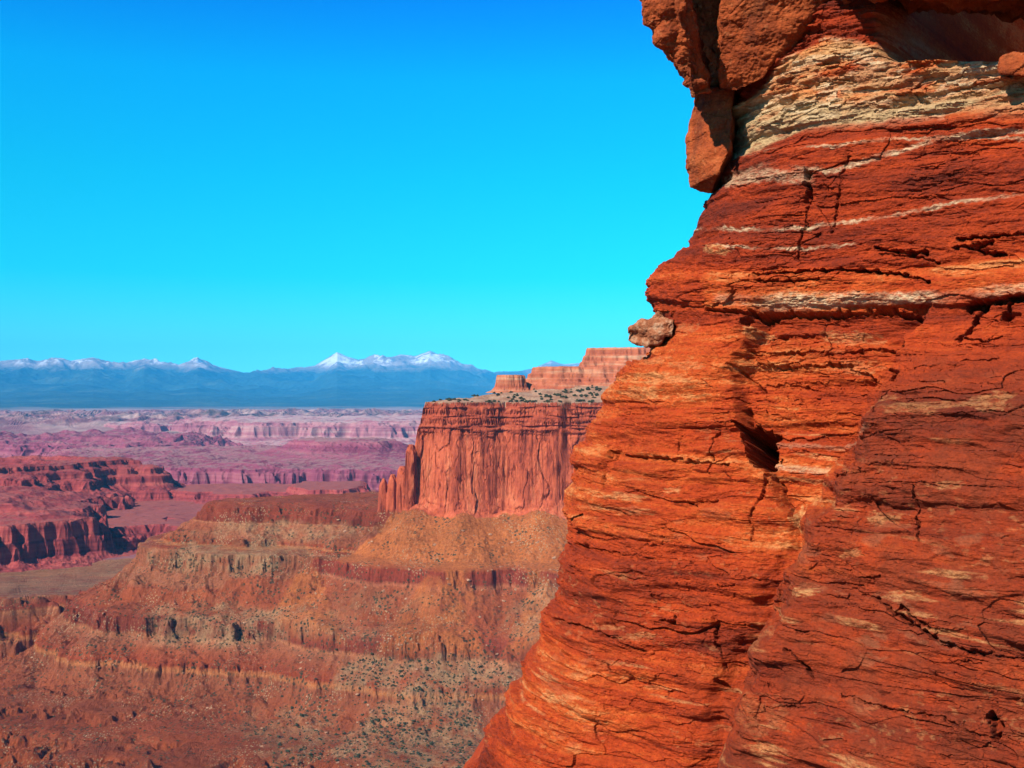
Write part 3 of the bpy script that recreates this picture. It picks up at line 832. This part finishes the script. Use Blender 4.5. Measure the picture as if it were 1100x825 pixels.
Pw = Pbase + nrm * push[..., None]
# wrap: the wall turns the corner and runs back out of sight
KW = 46
back = np.geomspace(.012, 16, KW)
Pe = Pw[:, 0]; ra = Pe / np.linalg.norm(Pe, axis=1)[:, None]
bd = ra * np.array([1, 1, 0]); bd = bd / np.linalg.norm(bd, axis=1)[:, None]
c_, s_ = math.cos(R(-16)), math.sin(R(-16))
bd2 = np.stack([bd[:, 0] * c_ - bd[:, 1] * s_, bd[:, 0] * s_ + bd[:, 1] * c_, np.zeros(len(bd))], 1)
mixb = sstep(0, 2, back)[None, :, None]
W = Pe[:, None, :] + (bd[:, None, :] * (1 - mixb) + bd2[:, None, :] * mixb) * back[None, :, None]
W = W[:, ::-1]
nw = np.tile(nrm[:, :1], (1, KW, 1))
nside = np.stack([-bd[:, 1], bd[:, 0], np.zeros(len(bd))], 1)[:, None, :]
tw = sstep(0, 1.0, back[::-1])[None, :, None]
nw = nw * (1 - tw) + nside * tw; nw /= np.linalg.norm(nw, axis=-1)[..., None]
Pall = np.concatenate([W, Pw], 1); Nall = np.concatenate([nw, nrm], 1)
Uall = np.concatenate([np.tile(sil[:, None], (1, KW)) - np.minimum(back[::-1], 3)[None, :] * 2, U], 1); Vall = np.concatenate([np.tile(v_rows[:, None], (1, KW)), V], 1)
del W, Pw, Pbase, du, dv
px_, py_, pz_ = Pall[..., 0], Pall[..., 1], Pall[..., 2]
a = px_ * T[0] + py_ * T[1] + (np.concatenate([back[::-1], np.zeros(U.shape[1])])[None, :]) * .9
zl = pz_ + .05 * fbm2(a * .22, pz_ * .3, 3, 311) + .02 * a
up_zone = sstep(140, 112, Vall + (Uall - 950) * .06)                        # rubble zone high on the wall
massive = sstep(150, 175, Vall) * sstep(300, 250, Vall)                     # smooth mudstone panels
calm = .35 + .65 * sstep(-.25, .25, fbm2(a * .45, zl * .8, 3, 312))
beds = .055 * pn2(zl * 1.3, a * .16, 313) + calm * (.040 * pn2(zl * 3.1, a * .5, 315) + .026 * pn2(zl * 7.5, a * 1.5, 317) + .013 * pn2(zl * 17, a * 4.0, 319))
def ledges(f, fa, seed, sharp=.28):
    """flat-topped beds of random thickness: a stepped function of height"""
    n = pn2(zl * f, a * fa, seed)
    return np.tanh(n / sharp)
beds = beds + .060 * ledges(2.1, .30, 321, .10) + .032 * ledges(5.3, 1.1, 323, .10) * (.35 + .65 * sstep(-.2, .3, pn2(a * .4, zl * .6, 325)))
e1, id1, t1 = voro2(a * .55 + .25 * pn2(a * 2, zl * 2, 331), zl * 2.4 + .2 * pn2(a * 2, zl * 2, 332), 3, True)
e2, id2, t2 = voro2(a * 1.7 + .3 * pn2(a * 5, zl * 5, 333), zl * 8.0 + .3 * pn2(a * 5, zl * 5, 334), 5, True)
e3, id3, t3 = voro2(a * 5.0 + .4 * pn2(a * 11, zl * 11, 335), zl * 19.0, 7, True)
crackmask = sstep(-.15, .35, fbm2(a * .5, zl * .5, 3, 337))
rough = .06 * fbm3(px_ * .55, py_ * .55, pz_ * .8, 3, 341) + .030 * fbm3(px_ * 2.2, py_ * 2.2, pz_ * 4.0, 4, 345, .6)
disp = beds * (1 - .5 * massive) + rough
disp += (id1 - .5) * .075 + t1 * .045 + t2 * .036 * (.4 + .6 * crackmask) + t3 * .030 * (.35 + .65 * crackmask) - .012 * np.exp(-(e1 / .03) ** 2) * crackmask
disp += ((id2 - .5) * .034 - .006 * np.exp(-(e2 / .06) ** 2)) * (.35 + .65 * crackmask) * (1 - .6 * massive)
disp += (id3 - .5) * .020 * (.4 + .6 * crackmask) + calm * (.010 * pn2(zl * 27, a * 4.5, 318) + .006 * pn2(zl * 48, a * 9, 319)) + .016 * fbm3(px_ * 6, py_ * 6, pz_ * 8, 3, 348, .65)
disp += up_zone * (.03 * ledges(7.0, .9, 351) + (id3 - .5) * .040 + (id2 - .5) * .045 + .025 * fbm3(px_ * 3, py_ * 3, pz_ * 5, 3, 353))
# thin open bedding cracks
bc = np.abs(pn2(zl * 2.6, a * .18, 361)); bm = sstep(.1, .45, pn2(a * .5, zl * 1.5, 363))
disp -= .04 * sstep(.035, .008, bc) * bm * (1 - up_zone)
bc2 = np.abs(pn2(zl * 6.1, a * .6, 365)); bm2 = sstep(.15, .5, pn2(a * 1.1, zl * 2.5, 367))
disp -= .025 * sstep(.05, .01, bc2) * bm2
# hand-placed joints, undercuts and the hollow (chart coordinates of the wall)
wu = Uall + 2.6 * fbm2(Uall / 9, Vall / 9, 3, 371); wv = Vall + 2.2 * fbm2(Uall / 8, Vall / 8, 3, 373)
def crack(pts, w, dep):
    global disp
    lo_u = min(p[0] for p in pts) - 20; hi_u = max(p[0] for p in pts) + 20; lo_v = min(p[1] for p in pts) - 20; hi_v = max(p[1] for p in pts) + 20
    m = (Uall > lo_u) & (Uall < hi_u) & (Vall > lo_v) & (Vall < hi_v)
    dd, _ = line_dist(wu[m], wv[m], pts)
    fade = .45 + .55 * sstep(-.25, .2, pn2(Uall[m] / 13, Vall[m] / 13, 375))
    disp[m] -= dep * fade * sstep(w * (.55 + .6 * fade), w * .2, dd)
crack([(871, 186), (869, 200), (867, 214)], 5, .35)
crack([(868, 212), (866, 240), (859, 258), (857, 275)], 2.2, .14)
crack([(914, 168), (905, 186), (900, 215), (893, 250)], 1.8, .08)
crack([(806, 295), (832, 293), (880, 292), (904, 290), (940, 292), (976, 296), (998, 303)], 2.3, .30)
crack([(812, 302), (850, 303), (882, 300)], 1.8, .22)
crack([(758, 333), (780, 334), (800, 335), (840, 334), (880, 335), (945, 331), (965, 333), (990, 337)], 2.4, .28)
crack([(798, 346), (806, 338), (832, 334)], 5, .5)
crack([(1040, 331), (1062, 326), (1082, 322), (1120, 318)], 4.5, .45)
crack([(1056, 330), (1050, 340)], 4, .3); crack([(1086, 328), (1076, 342), (1094, 338)], 4, .4)
crack([(1049, 344), (1043, 356), (1031, 368)], 4, .4)
crack([(1040, 366), (1062, 371), (1080, 366)], 1.8, .2)
crack([(940, 267), (965, 271), (996, 272)], 3, .3); crack([(946, 274), (980, 275), (1010, 282)], 1.8, .2)
crack([(1026, 268), (1050, 264), (1064, 262)], 3, .28); crack([(1040, 266), (1062, 272), (1080, 274)], 3.2, .3); crack([(1030, 258), (1070, 254), (1110, 250)], 2.4, .22)
crack([(884, 373), (912, 371), (940, 368), (962, 374)], 1.8, .16)
crack([(884, 384), (896, 387), (906, 386)], 3.2, .22); crack([(904, 390), (924, 396), (940, 403)], 1.6, .14)
crack([(964, 362), (970, 370)], 3.4, .25); crack([(957, 398), (968, 404), (958, 412)], 3, .16)
crack([(656, 484), (650, 500), (646, 522)], 2.6, .2)
crack([(655, 484), (680, 490), (705, 491), (730, 494), (760, 497), (782, 500)], 1.9, .2)
crack([(763, 492), (764, 472), (770, 463)], 1.5, .14)
crack([(616, 584), (626, 586)], 3, .3); crack([(622, 586), (660, 593), (702, 600)], 1.3, .10)
crack([(825, 506), (818, 530), (808, 555), (806, 580)], 2.2, .14); crack([(828, 508), (838, 535), (848, 552)], 2.2, .16)
crack([(957, 650), (972, 655), (990, 668), (1010, 680), (1022, 688), (1042, 700), (1070, 710), (1130, 718)], 2.1, .20)
crack([(994, 672), (1000, 664), (1010, 674), (1030, 686)], 1.8, .16)
crack([(880, 704), (896, 718), (906, 734)], 2.0, .16)
crack([(940, 752), (985, 765), (1020, 771), (1045, 774), (1070, 788), (1100, 797)], 1.6, .10)
crack([(598, 667), (622, 672), (647, 681), (691, 700)], 1.6, .14); crack([(712, 668), (726, 671), (727, 664)], 3, .25)
crack([(660, 673), (658, 658)], 1.4, .12)
crack([(770, 660), (768, 690), (776, 720)], 1.8, .14); crack([(766, 732), (776, 738)], 3, .2)
crack([(1094, 775), (1098, 790)], 7, .5)
crack([(806, 384), (840, 388), (880, 386)], 1.5, .13); crack([(798, 372), (830, 374), (878, 372)], 2.0, .17); crack([(820, 356), (850, 354), (880, 353)], 1.5, .12)
crack([(815, 408), (835, 405), (870, 410)], 1.5, .1); crack([(784, 392), (800, 402), (812, 413)], 2.6, .18); crack([(798, 440), (800, 452)], 5, .25)
crack([(1010, 545), (1014, 585), (1018, 600)], 1.8, .14); crack([(914, 520), (925, 526), (936, 527)], 3.4, .25)
for _k in range(16):                                                        # short joints scattered over the lower wall
    cu_, cv_ = random.uniform(620, 1100), random.uniform(360, 820)
    if cu_ < interp(np.array([cv_]), SIL)[0] + 15: continue
    ln = random.uniform(8, 34); sl = .10 * (cv_ - 425) / 400 + random.uniform(-.12, .12)
    if random.random() < .3:
        crack([(cu_, cv_), (cu_ + random.uniform(-6, 2), cv_ + ln * .5), (cu_ + random.uniform(-9, 3), cv_ + ln)], 1.0, .06)
    else:
        crack([(cu_, cv_), (cu_ + ln * .5, cv_ + ln * .5 * sl + random.uniform(-2, 2)), (cu_ + ln, cv_ + ln * sl)], random.uniform(.9, 1.5), random.uniform(.05, .10))
HOLE = [(786, 452), (795, 456), (803, 452), (814, 458), (831, 463), (826, 472), (828, 490), (823, 505), (811, 499), (803, 494), (801, 478), (793, 464)]
hd = poly_sdf(wu + 3 * fbm2(Uall / 6, Vall / 6, 3, 377), wv + 3 * fbm2(Uall / 5, Vall / 5, 3, 379), HOLE)
disp -= 2.6 * sstep(-1.0, 3.0, hd)
# the white-topped ledge stands out, the soft bed below is cut back
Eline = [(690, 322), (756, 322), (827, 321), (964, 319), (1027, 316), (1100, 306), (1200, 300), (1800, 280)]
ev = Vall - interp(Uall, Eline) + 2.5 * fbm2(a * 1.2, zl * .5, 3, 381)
on = sstep(752, 764, Uall)
disp -= .75 * beds * on * sstep(24, 14, np.abs(ev + 2))
lump = .75 + .5 * pn2(a * 1.6, zl * 1.2, 383)
disp += (.08 + .06 * sstep(980, 1060, Uall)) * on * lump * sstep(-22, -10, ev) * sstep(13, 8, ev) + .08 * on * sstep(-34, -26, ev) * sstep(-10, -18, ev)
disp -= .10 * on * (.1 + .9 * sstep(-.2, .3, pn2(a * .7, zl * .3, 385))) * sstep(10, 15, ev) * sstep(46, 22, ev)
# top bench of the rubble zone, blocky
disp += .22 * sstep(90, 70, Vall) * sstep(960, 1010, Uall) * sstep(40, 58, Vall)
Pall = Pall + Nall * disp[..., None]

# bed colours (masks)
tone = .50 + .22 * pn2(zl * 1.1, a * .12, 401) + .22 * pn2(zl * 3.4, a * .3, 403) + .16 * pn2(zl * 11, a * .9, 405) + (id1 - .5) * .14
tone -= .20 * massive * sstep(945, 800, Uall) + .10 * massive
tone += .16 * sstep(345, 360, Vall) * sstep(620, 520, Vall) * (1 - np.concatenate([np.zeros((len(v_rows), KW)), butt], 1)) 
tone += .22 * sstep(-36, -26, ev) * sstep(14, 6, ev) * on
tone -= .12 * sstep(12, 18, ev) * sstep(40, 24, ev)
tone += .30 * up_zone
topred = sstep(19, 10, Vall - interp(Uall, [(780, 112), (850, 50), (885, 24), (940, 34), (980, 50), (1010, 60), (1100, 40)]))
topred = topred * sstep(965, 935, Uall)
tone -= .55 * topred
pale = np.zeros_like(tone); green = np.zeros_like(tone); tan = np.zeros_like(tone)
def band(pts, w, amt=1.0, arr=None, soft=.5, br=0.0, u0=None, u1=None):
    x = np.abs(Vall + 2.0 * fbm2(a * 2.0, zl * 2, 3, 411) + 1.6 * fbm2(a * 9, zl * 9, 2, 415) - interp(Uall, pts))
    m = sstep(w, w * soft, x) * amt
    if br: m = m * sstep(-br, br, pn2(a * 1.3, zl * .4, 413) + .15)
    if u0: m = m * sstep(u0 - 8, u0 + 8, Uall)
    if u1: m = m * sstep(u1 + 8, u1 - 8, Uall)
    np.maximum(arr, m, out=arr)
band([(760, 198), (800, 184), (826, 177), (870, 183), (894, 184), (950, 166), (1002, 150), (1050, 143), (1100, 140), (1200, 132)], 4.2, 1.0, pale, .2, .5)
band([(760, 200), (826, 188), (870, 192), (880, 195)], 9, .55, pale, .5, 0, None, 872)
band([(760, 172), (840, 160), (900, 158), (960, 148)], 2.2, .7, pale, .4, .35)
band([(735, 247), (754, 246), (858, 246), (918, 238), (990, 224), (1070, 212), (1200, 195)], 2.8, .95, pale, .2, .5)
band([(740, 264), (800, 266), (845, 268), (905, 263), (960, 256), (1100, 240)], 2.2, .8, pale, .4, .3, 775, 915)
band([(690, 322), (756, 322), (827, 323), (964, 321), (1027, 319), (1100, 309), (1200, 300)], 9.0, 1.0, pale, .35, .8, 775, 1035)
band([(1000, 320), (1100, 311), (1200, 300)], 8, .45, pale, .5, .9, 1020)
band([(820, 497), (880, 500), (960, 505)], 5, .55, pale, .4, 0, 824, 885)
band([(800, 470), (960, 480)], 4, .22, pale, .4, 0, 824, 960)
gt = interp(Uall, [(780, 118), (860, 108), (950, 112), (1020, 100), (1100, 92), (1300, 70)]); gbm = interp(Uall, [(775, 176), (800, 168), (850, 142), (950, 128), (1020, 118), (1100, 100), (1300, 80)])
gw = Vall + 5 * fbm2(a * .9, zl * 2, 3, 421)
incave = np.concatenate([np.zeros((len(v_rows), KW)), cave], 1)
green = np.maximum(green, sstep(gt - 8, gt + 8, gw) * sstep(gbm + 2, gbm - 3, gw))
ytop = up_zone * (1 - topred)
green = np.maximum(green, .55 * ytop * sstep(-.3, .25, fbm2(a * .8, zl * 2.2, 4, 423)))
tan = np.maximum(tan, .85 * ytop * sstep(-.5, .1, fbm2(a * .7, zl * 2.0, 4, 424)))
pale = np.maximum(pale, ytop * sstep(.50, .85, id3) * sstep(.0, .3, fbm2(a * 1.2, zl * 2.4, 3, 425)) * .95)
pale = np.maximum(pale, ytop * sstep(.28, .40, pn2(zl * 5, a * .8, 427)) * .7)
def blot(cx, cy, rx, ry, amt, arr, seed):
    global pale, green
    q_ = ((Uall - cx) / rx) ** 2 + ((Vall - cy) / ry) ** 2 + .9 * fbm2(Uall / (rx * .6), Vall / (ry * .6), 4, seed)
    np.maximum(arr, amt * sstep(1.1, .5, q_), out=arr)
for k_, (cx, cy, rx, ry, am) in enumerate([(722, 410, 26, 8, .5), (742, 394, 18, 5, .4), (700, 388, 22, 6, .4), (735, 352, 14, 6, .35), (810, 356, 14, 6, .75), (905, 356, 34, 8, .55), (912, 388, 30, 8, .4), (854, 553, 7, 15, .95),
                                           (895, 648, 15, 5, .9), (1000, 654, 22, 6, .6), (975, 574, 18, 8, .5), (1085, 460, 26, 12, .5), (1020, 462, 50, 8, .4), (960, 446, 26, 6, .35), (722, 526, 10, 4, .7), (690, 425, 16, 5, .5), (690, 683, 18, 4, .5),
                                           (655, 674, 14, 3, .4), (605, 752, 24, 5, .6), (590, 748, 10, 4, .7), (830, 690, 30, 18, .25), (850, 770, 30, 22, .18), (1048, 545, 14, 5, .45), (770, 268, 14, 6, .8), (945, 610, 14, 5, .4), (680, 550, 24, 4, .45), (640, 545, 22, 3, .4)]):
    blot(cx, cy, rx, ry, am, tan, 431 + k_)
pale = np.maximum(pale, .9 * sstep(.30, .5, pn2(a * 2.2, zl * 6, 469)) * sstep(9, 4, np.abs(ev)) * sstep(785, 800, Uall) * sstep(1000, 960, Uall))
flecks = sstep(.36, .5, fbm3(px_ * 5, py_ * 5, pz_ * 9, 3, 470)) * sstep(.0, .4, fbm2(a * .4, zl * .8, 3, 474)) * sstep(430, 470, Vall)
tan = np.maximum(tan, .28 * flecks)
tan = np.maximum(tan, .6 * sstep(.34, .52, pn2(zl * 9, a * .8, 471)) * sstep(.05, .4, pn2(a * .35, zl * .9, 472)) * sstep(345, 420, Vall))
green = np.maximum(green, .10 * sstep(.35, .6, fbm2(a * 1.6, zl * 4, 4, 476)) * sstep(.1, .4, pn2(a * .3, zl * .5, 479)) * sstep(350, 450, Vall))
butt_all = np.concatenate([np.zeros((len(v_rows), KW)), butt], 1)
tone -= .14 * butt_all
pat = np.clip(.95 * butt_all + .35 * sstep(520, 640, Vall) * sstep(-60, 10, np.concatenate([np.full((len(v_rows), KW), -200.), sGB], 1)) + .25 * sstep(.1, .5, fbm2(a * .4, zl * .4, 4, 481)), 0, 1)
for arr_ in (pale, green, tan): arr_ *= 1 - sstep(.05, .4, incave)  # light bed colours dropped inside the cave, so its shade is partly painted
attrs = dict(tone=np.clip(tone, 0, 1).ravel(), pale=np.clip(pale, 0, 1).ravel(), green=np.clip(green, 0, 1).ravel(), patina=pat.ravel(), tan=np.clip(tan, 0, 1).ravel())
tone_dark = None
q = grid_quads(*Uall.shape)
Uq, Vq = Uall.ravel()[q].mean(1), Vall.ravel()[q].mean(1)
band_split = interp(Uq, [(700, 178), (800, 170), (850, 146), (950, 131), (1020, 121), (1100, 103), (1800, 60)])
is_butt = (np.concatenate([np.full((len(v_rows), KW), -200.), sGB], 1).ravel()[q].mean(1) > 0) & (Vq > 330)
is_ledge = (ev.ravel()[q].mean(1) > -24) & (ev.ravel()[q].mean(1) < 14) & (Uq > 756) & ~is_butt
pid = np.where(Vq < band_split, 1, np.where(is_butt, 2, np.where(is_ledge, 3, 0)))
off = np.array([6.0, 20.0, -8.0])
cliff = empty("cliff", tuple(off))
tag(cliff, "towering near cliff of thin orange red sandstone beds filling the right side", "cliff")
co = Pall.reshape(-1, 3) - off
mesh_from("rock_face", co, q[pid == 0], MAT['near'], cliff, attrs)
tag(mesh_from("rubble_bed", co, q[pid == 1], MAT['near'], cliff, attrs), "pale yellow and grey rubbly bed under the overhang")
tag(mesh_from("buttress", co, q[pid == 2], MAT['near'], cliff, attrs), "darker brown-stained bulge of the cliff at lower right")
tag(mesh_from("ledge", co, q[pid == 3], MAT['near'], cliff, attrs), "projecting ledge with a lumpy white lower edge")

# ------------------------------------------------------------------ loose blocks and caprock at the top of the wall
def rock(name, pts, voxel, mat, amp=.08, seed=0, bed=0.0, parent=None, knob=0.0, soft=6):
    """pts: wall chart coordinates and distance (u, v, D); a hull of them, weathered"""
    w = [ray(np.array(float(u)), np.array(float(v))) * dd for u, v, dd in pts]
    c = np.mean(w, axis=0)
    bm = bmesh.new()
    for p_ in w: bm.verts.new(p_ - c)
    r_ = bmesh.ops.convex_hull(bm, input=bm.verts)
    bmesh.ops.delete(bm, geom=list({g for g in r_['geom_interior'] + r_['geom_unused'] if isinstance(g, bmesh.types.BMVert)}), context='VERTS')
    bmesh.ops.recalc_face_normals(bm, faces=bm.faces)
    me = bpy.data.meshes.new(name); bm.to_mesh(me); bm.free()
    o = bpy.data.objects.new(name, me); COL.objects.link(o)
    o.location = c
    md = o.modifiers.new("remesh", 'REMESH'); md.mode = 'VOXEL'; md.voxel_size = voxel
    sm = o.modifiers.new("smooth", 'SMOOTH'); sm.iterations = soft; sm.factor = .5
    dg = bpy.context.evaluated_depsgraph_get(); dg.update()
    me2 = bpy.data.meshes.new_from_object(o.evaluated_get(dg))
    o.modifiers.clear(); o.data = me2; me2.name = name
    n = len(me2.vertices)
    V_ = np.empty(n * 3, dtype=np.float32); me2.vertices.foreach_get("co", V_); V_ = V_.reshape(-1, 3).astype(np.float64)
    N_ = np.empty(n * 3, dtype=np.float32); me2.vertex_normals.foreach_get("vector", N_); N_ = N_.reshape(-1, 3)
    x, y, z = (V_ + c).T
    d_ = amp * (fbm3(x * 1.1, y * 1.1, z * 1.1, 5, seed, .52)) + amp * .35 * fbm3(x * 5, y * 5, z * 5, 3, seed + 7)
    if bed: d_ = d_ + bed * np.tanh(pn3(x * .5, y * .5, z * 4.5, seed + 11) / .2) * .5
    if knob:
        d_ = d_ + knob * (np.abs(pn3(x * 2.4, y * 2.4, z * 2.8, seed + 13)) * 2 - .5)
    e_, i_ = voro2(x * 1.2 + z * .6, y * .7 + z * 1.3, seed)
    d_ = d_ + amp * .22 * fbm3(x * 14, y * 14, z * 18, 3, seed + 21) + (i_ - .5) * amp * .9 - amp * .12 * np.exp(-(e_ / .04) ** 2)
    V_ = V_ + N_ * d_[:, None]
    me2.vertices.foreach_set("co", V_.astype(np.float32).ravel())
    me2.polygons.foreach_set("use_smooth", np.zeros(len(me2.polygons), dtype=bool))
    me2.materials.clear(); me2.materials.append(mat); me2.update()
    return o

b = rock("boulder", [(778, -70, 19.9), (774, 40, 20.4), (771, 97, 20.9), (790, 100, 20.8), (818, 86, 20.5), (838, 50, 20.1), (842, -70, 19.2), (888, 14, 19.9), (900, -20, 19.4), (900, -70, 19.0), (790, -70, 23), (776, 90, 22.4), (800, 90, 22.4), (890, 0, 22), (900, -70, 23)], .022, MAT['cap'], .07, 501, .03, None, 0, 4)
tag(b, "big smooth-faced orange caprock block with a straight left edge", "rock")
b = rock("boulder", [(692, -50, 19.9), (688, -5, 19.9), (692, 24, 20.0), (708, 38, 20.1), (728, 60, 20.1), (736, 78, 20.2), (745, 103, 20.3), (764, 98, 20.6), (740, 50, 19.9), (727, 10, 19.7), (720, -60, 19.7), (700, -50, 23.0), (715, 40, 22.6), (758, 92, 22.4), (724, -60, 23.0)], .02, MAT['cap'], .09, 521, .05, None, .10, 3)
tag(b, "knobbly narrow caprock block jutting furthest left against the sky", "rock")
b = rock("caprock", [(722, -60, 24.2), (738, 50, 24.0), (752, 100, 23.6), (785, 108, 24.2), (800, 60, 24.4), (900, 10, 22.6), (900, -60, 22.6), (735, -60, 26), (754, 90, 25.4), (800, 90, 25), (900, -60, 26), (900, 0, 25)], .04, MAT['cap'], .08, 541)
tag(b, "shaded caprock mass in the slot between the two overhanging blocks", "rock")
b = rock("caprock", [(690, -62, 20.6), (800, -66, 20.5), (905, -66, 19.6), (690, -160, 20.4), (905, -170, 19.4), (700, -58, 26), (905, -60, 25), (690, -170, 26), (905, -170, 25)], .08, MAT['cap'], .10, 551)  # unseen slab, added to keep sky light out of the slot below
tag(b, "unseen caprock slab added over the overhanging blocks to shade the slot", "rock")
b = rock("boulder", [(750, 92, 22.3), (748, 128, 22.4), (737, 150, 22.4), (736, 166, 22.4), (741, 201, 22.3), (765, 210, 22.2), (771, 186, 21.4), (784, 160, 21.3), (788, 96, 21.6), (752, 92, 23.8), (745, 190, 23.4), (770, 205, 23.6), (800, 100, 23.7), (790, 180, 23.7)], .018, MAT['cap'], .05, 561, .03, None, 0, 2)
tag(b, "smooth orange block hanging beside the wall under the overhang", "rock")
b = rock("caprock", [(885, -20, 19.2), (900, -64, 18.7), (950, -22, 18.1), (1000, -10, 17.3), (1060, -9, 17.2), (1200, -14, 16.5), (1500, -40, 14.6), (960, -90, 17.6), (1060, -90, 17.0), (890, 4, 21.0), (960, 8, 20.2), (1050, 14, 19.6), (1200, 16, 18.6), (1500, 10, 16), (890, -200, 22), (1500, -400, 18), (900, -200, 18.7), (1200, -230, 15.5), (1500, -300, 13.8)], .07, MAT['cap'], .20, 581)
tag(b, "dark overhanging roof of caprock above the shadowed hollow", "rock")
b = rock("boulder", [(672, 356, 22.5), (673, 366, 22.5), (684, 371, 22.5), (694, 371, 22.4), (722, 362, 22.0), (724, 344, 22.0), (707, 336, 22.2), (692, 344, 22.4), (678, 352, 23.3), (685, 368, 23.4), (724, 362, 23.6), (724, 342, 23.6)], .015, MAT['pebble'], .07, 601, .13, None, .07, 1)
tag(b, "pebbly grey brown slab sticking out of the cliff edge into the sky", "rock")
b = rock("boulder", [(1074, 62, 17.6), (1074, 78, 17.5), (1084, 58, 17.5), (1105, 56, 17.3), (1130, 60, 17.2), (1130, 80, 17.1), (1090, 82, 17.4), (1074, 70, 18.4), (1130, 60, 18.3)], .02, MAT['cap'], .05, 621, .04)
tag(b, "small rounded rock on the rubble bed beneath the roof", "rock")

# ------------------------------------------------------------------ haze
hm = bpy.data.materials.new("haze_air"); hm.use_nodes = True
hn = hm.node_tree.nodes; hn.remove(hn['Principled BSDF'])
pv = hn.new('ShaderNodeVolumePrincipled')
pv.inputs['Color'].default_value = HAZE_COLOR
pv.inputs['Density'].default_value = HAZE_DENSITY
pv.inputs['Anisotropy'].default_value = -0.35
hm.node_tree.links.new(pv.outputs[0], hn['Material Output'].inputs['Volume'])
bm = bmesh.new(); bmesh.ops.create_cube(bm, size=1)
bmesh.ops.scale(bm, vec=(68000, 66500, 2840), verts=bm.verts)
bmesh.ops.translate(bm, vec=(0, 18500, 2840 / 2 - 440), verts=bm.verts)
me = bpy.data.meshes.new("haze"); bm.to_mesh(me); bm.free(); me.materials.append(hm)
hz = bpy.data.objects.new("haze", me); COL.objects.link(hz)
tag(hz, "thin blue air over the whole canyon country", "haze", kind='stuff')
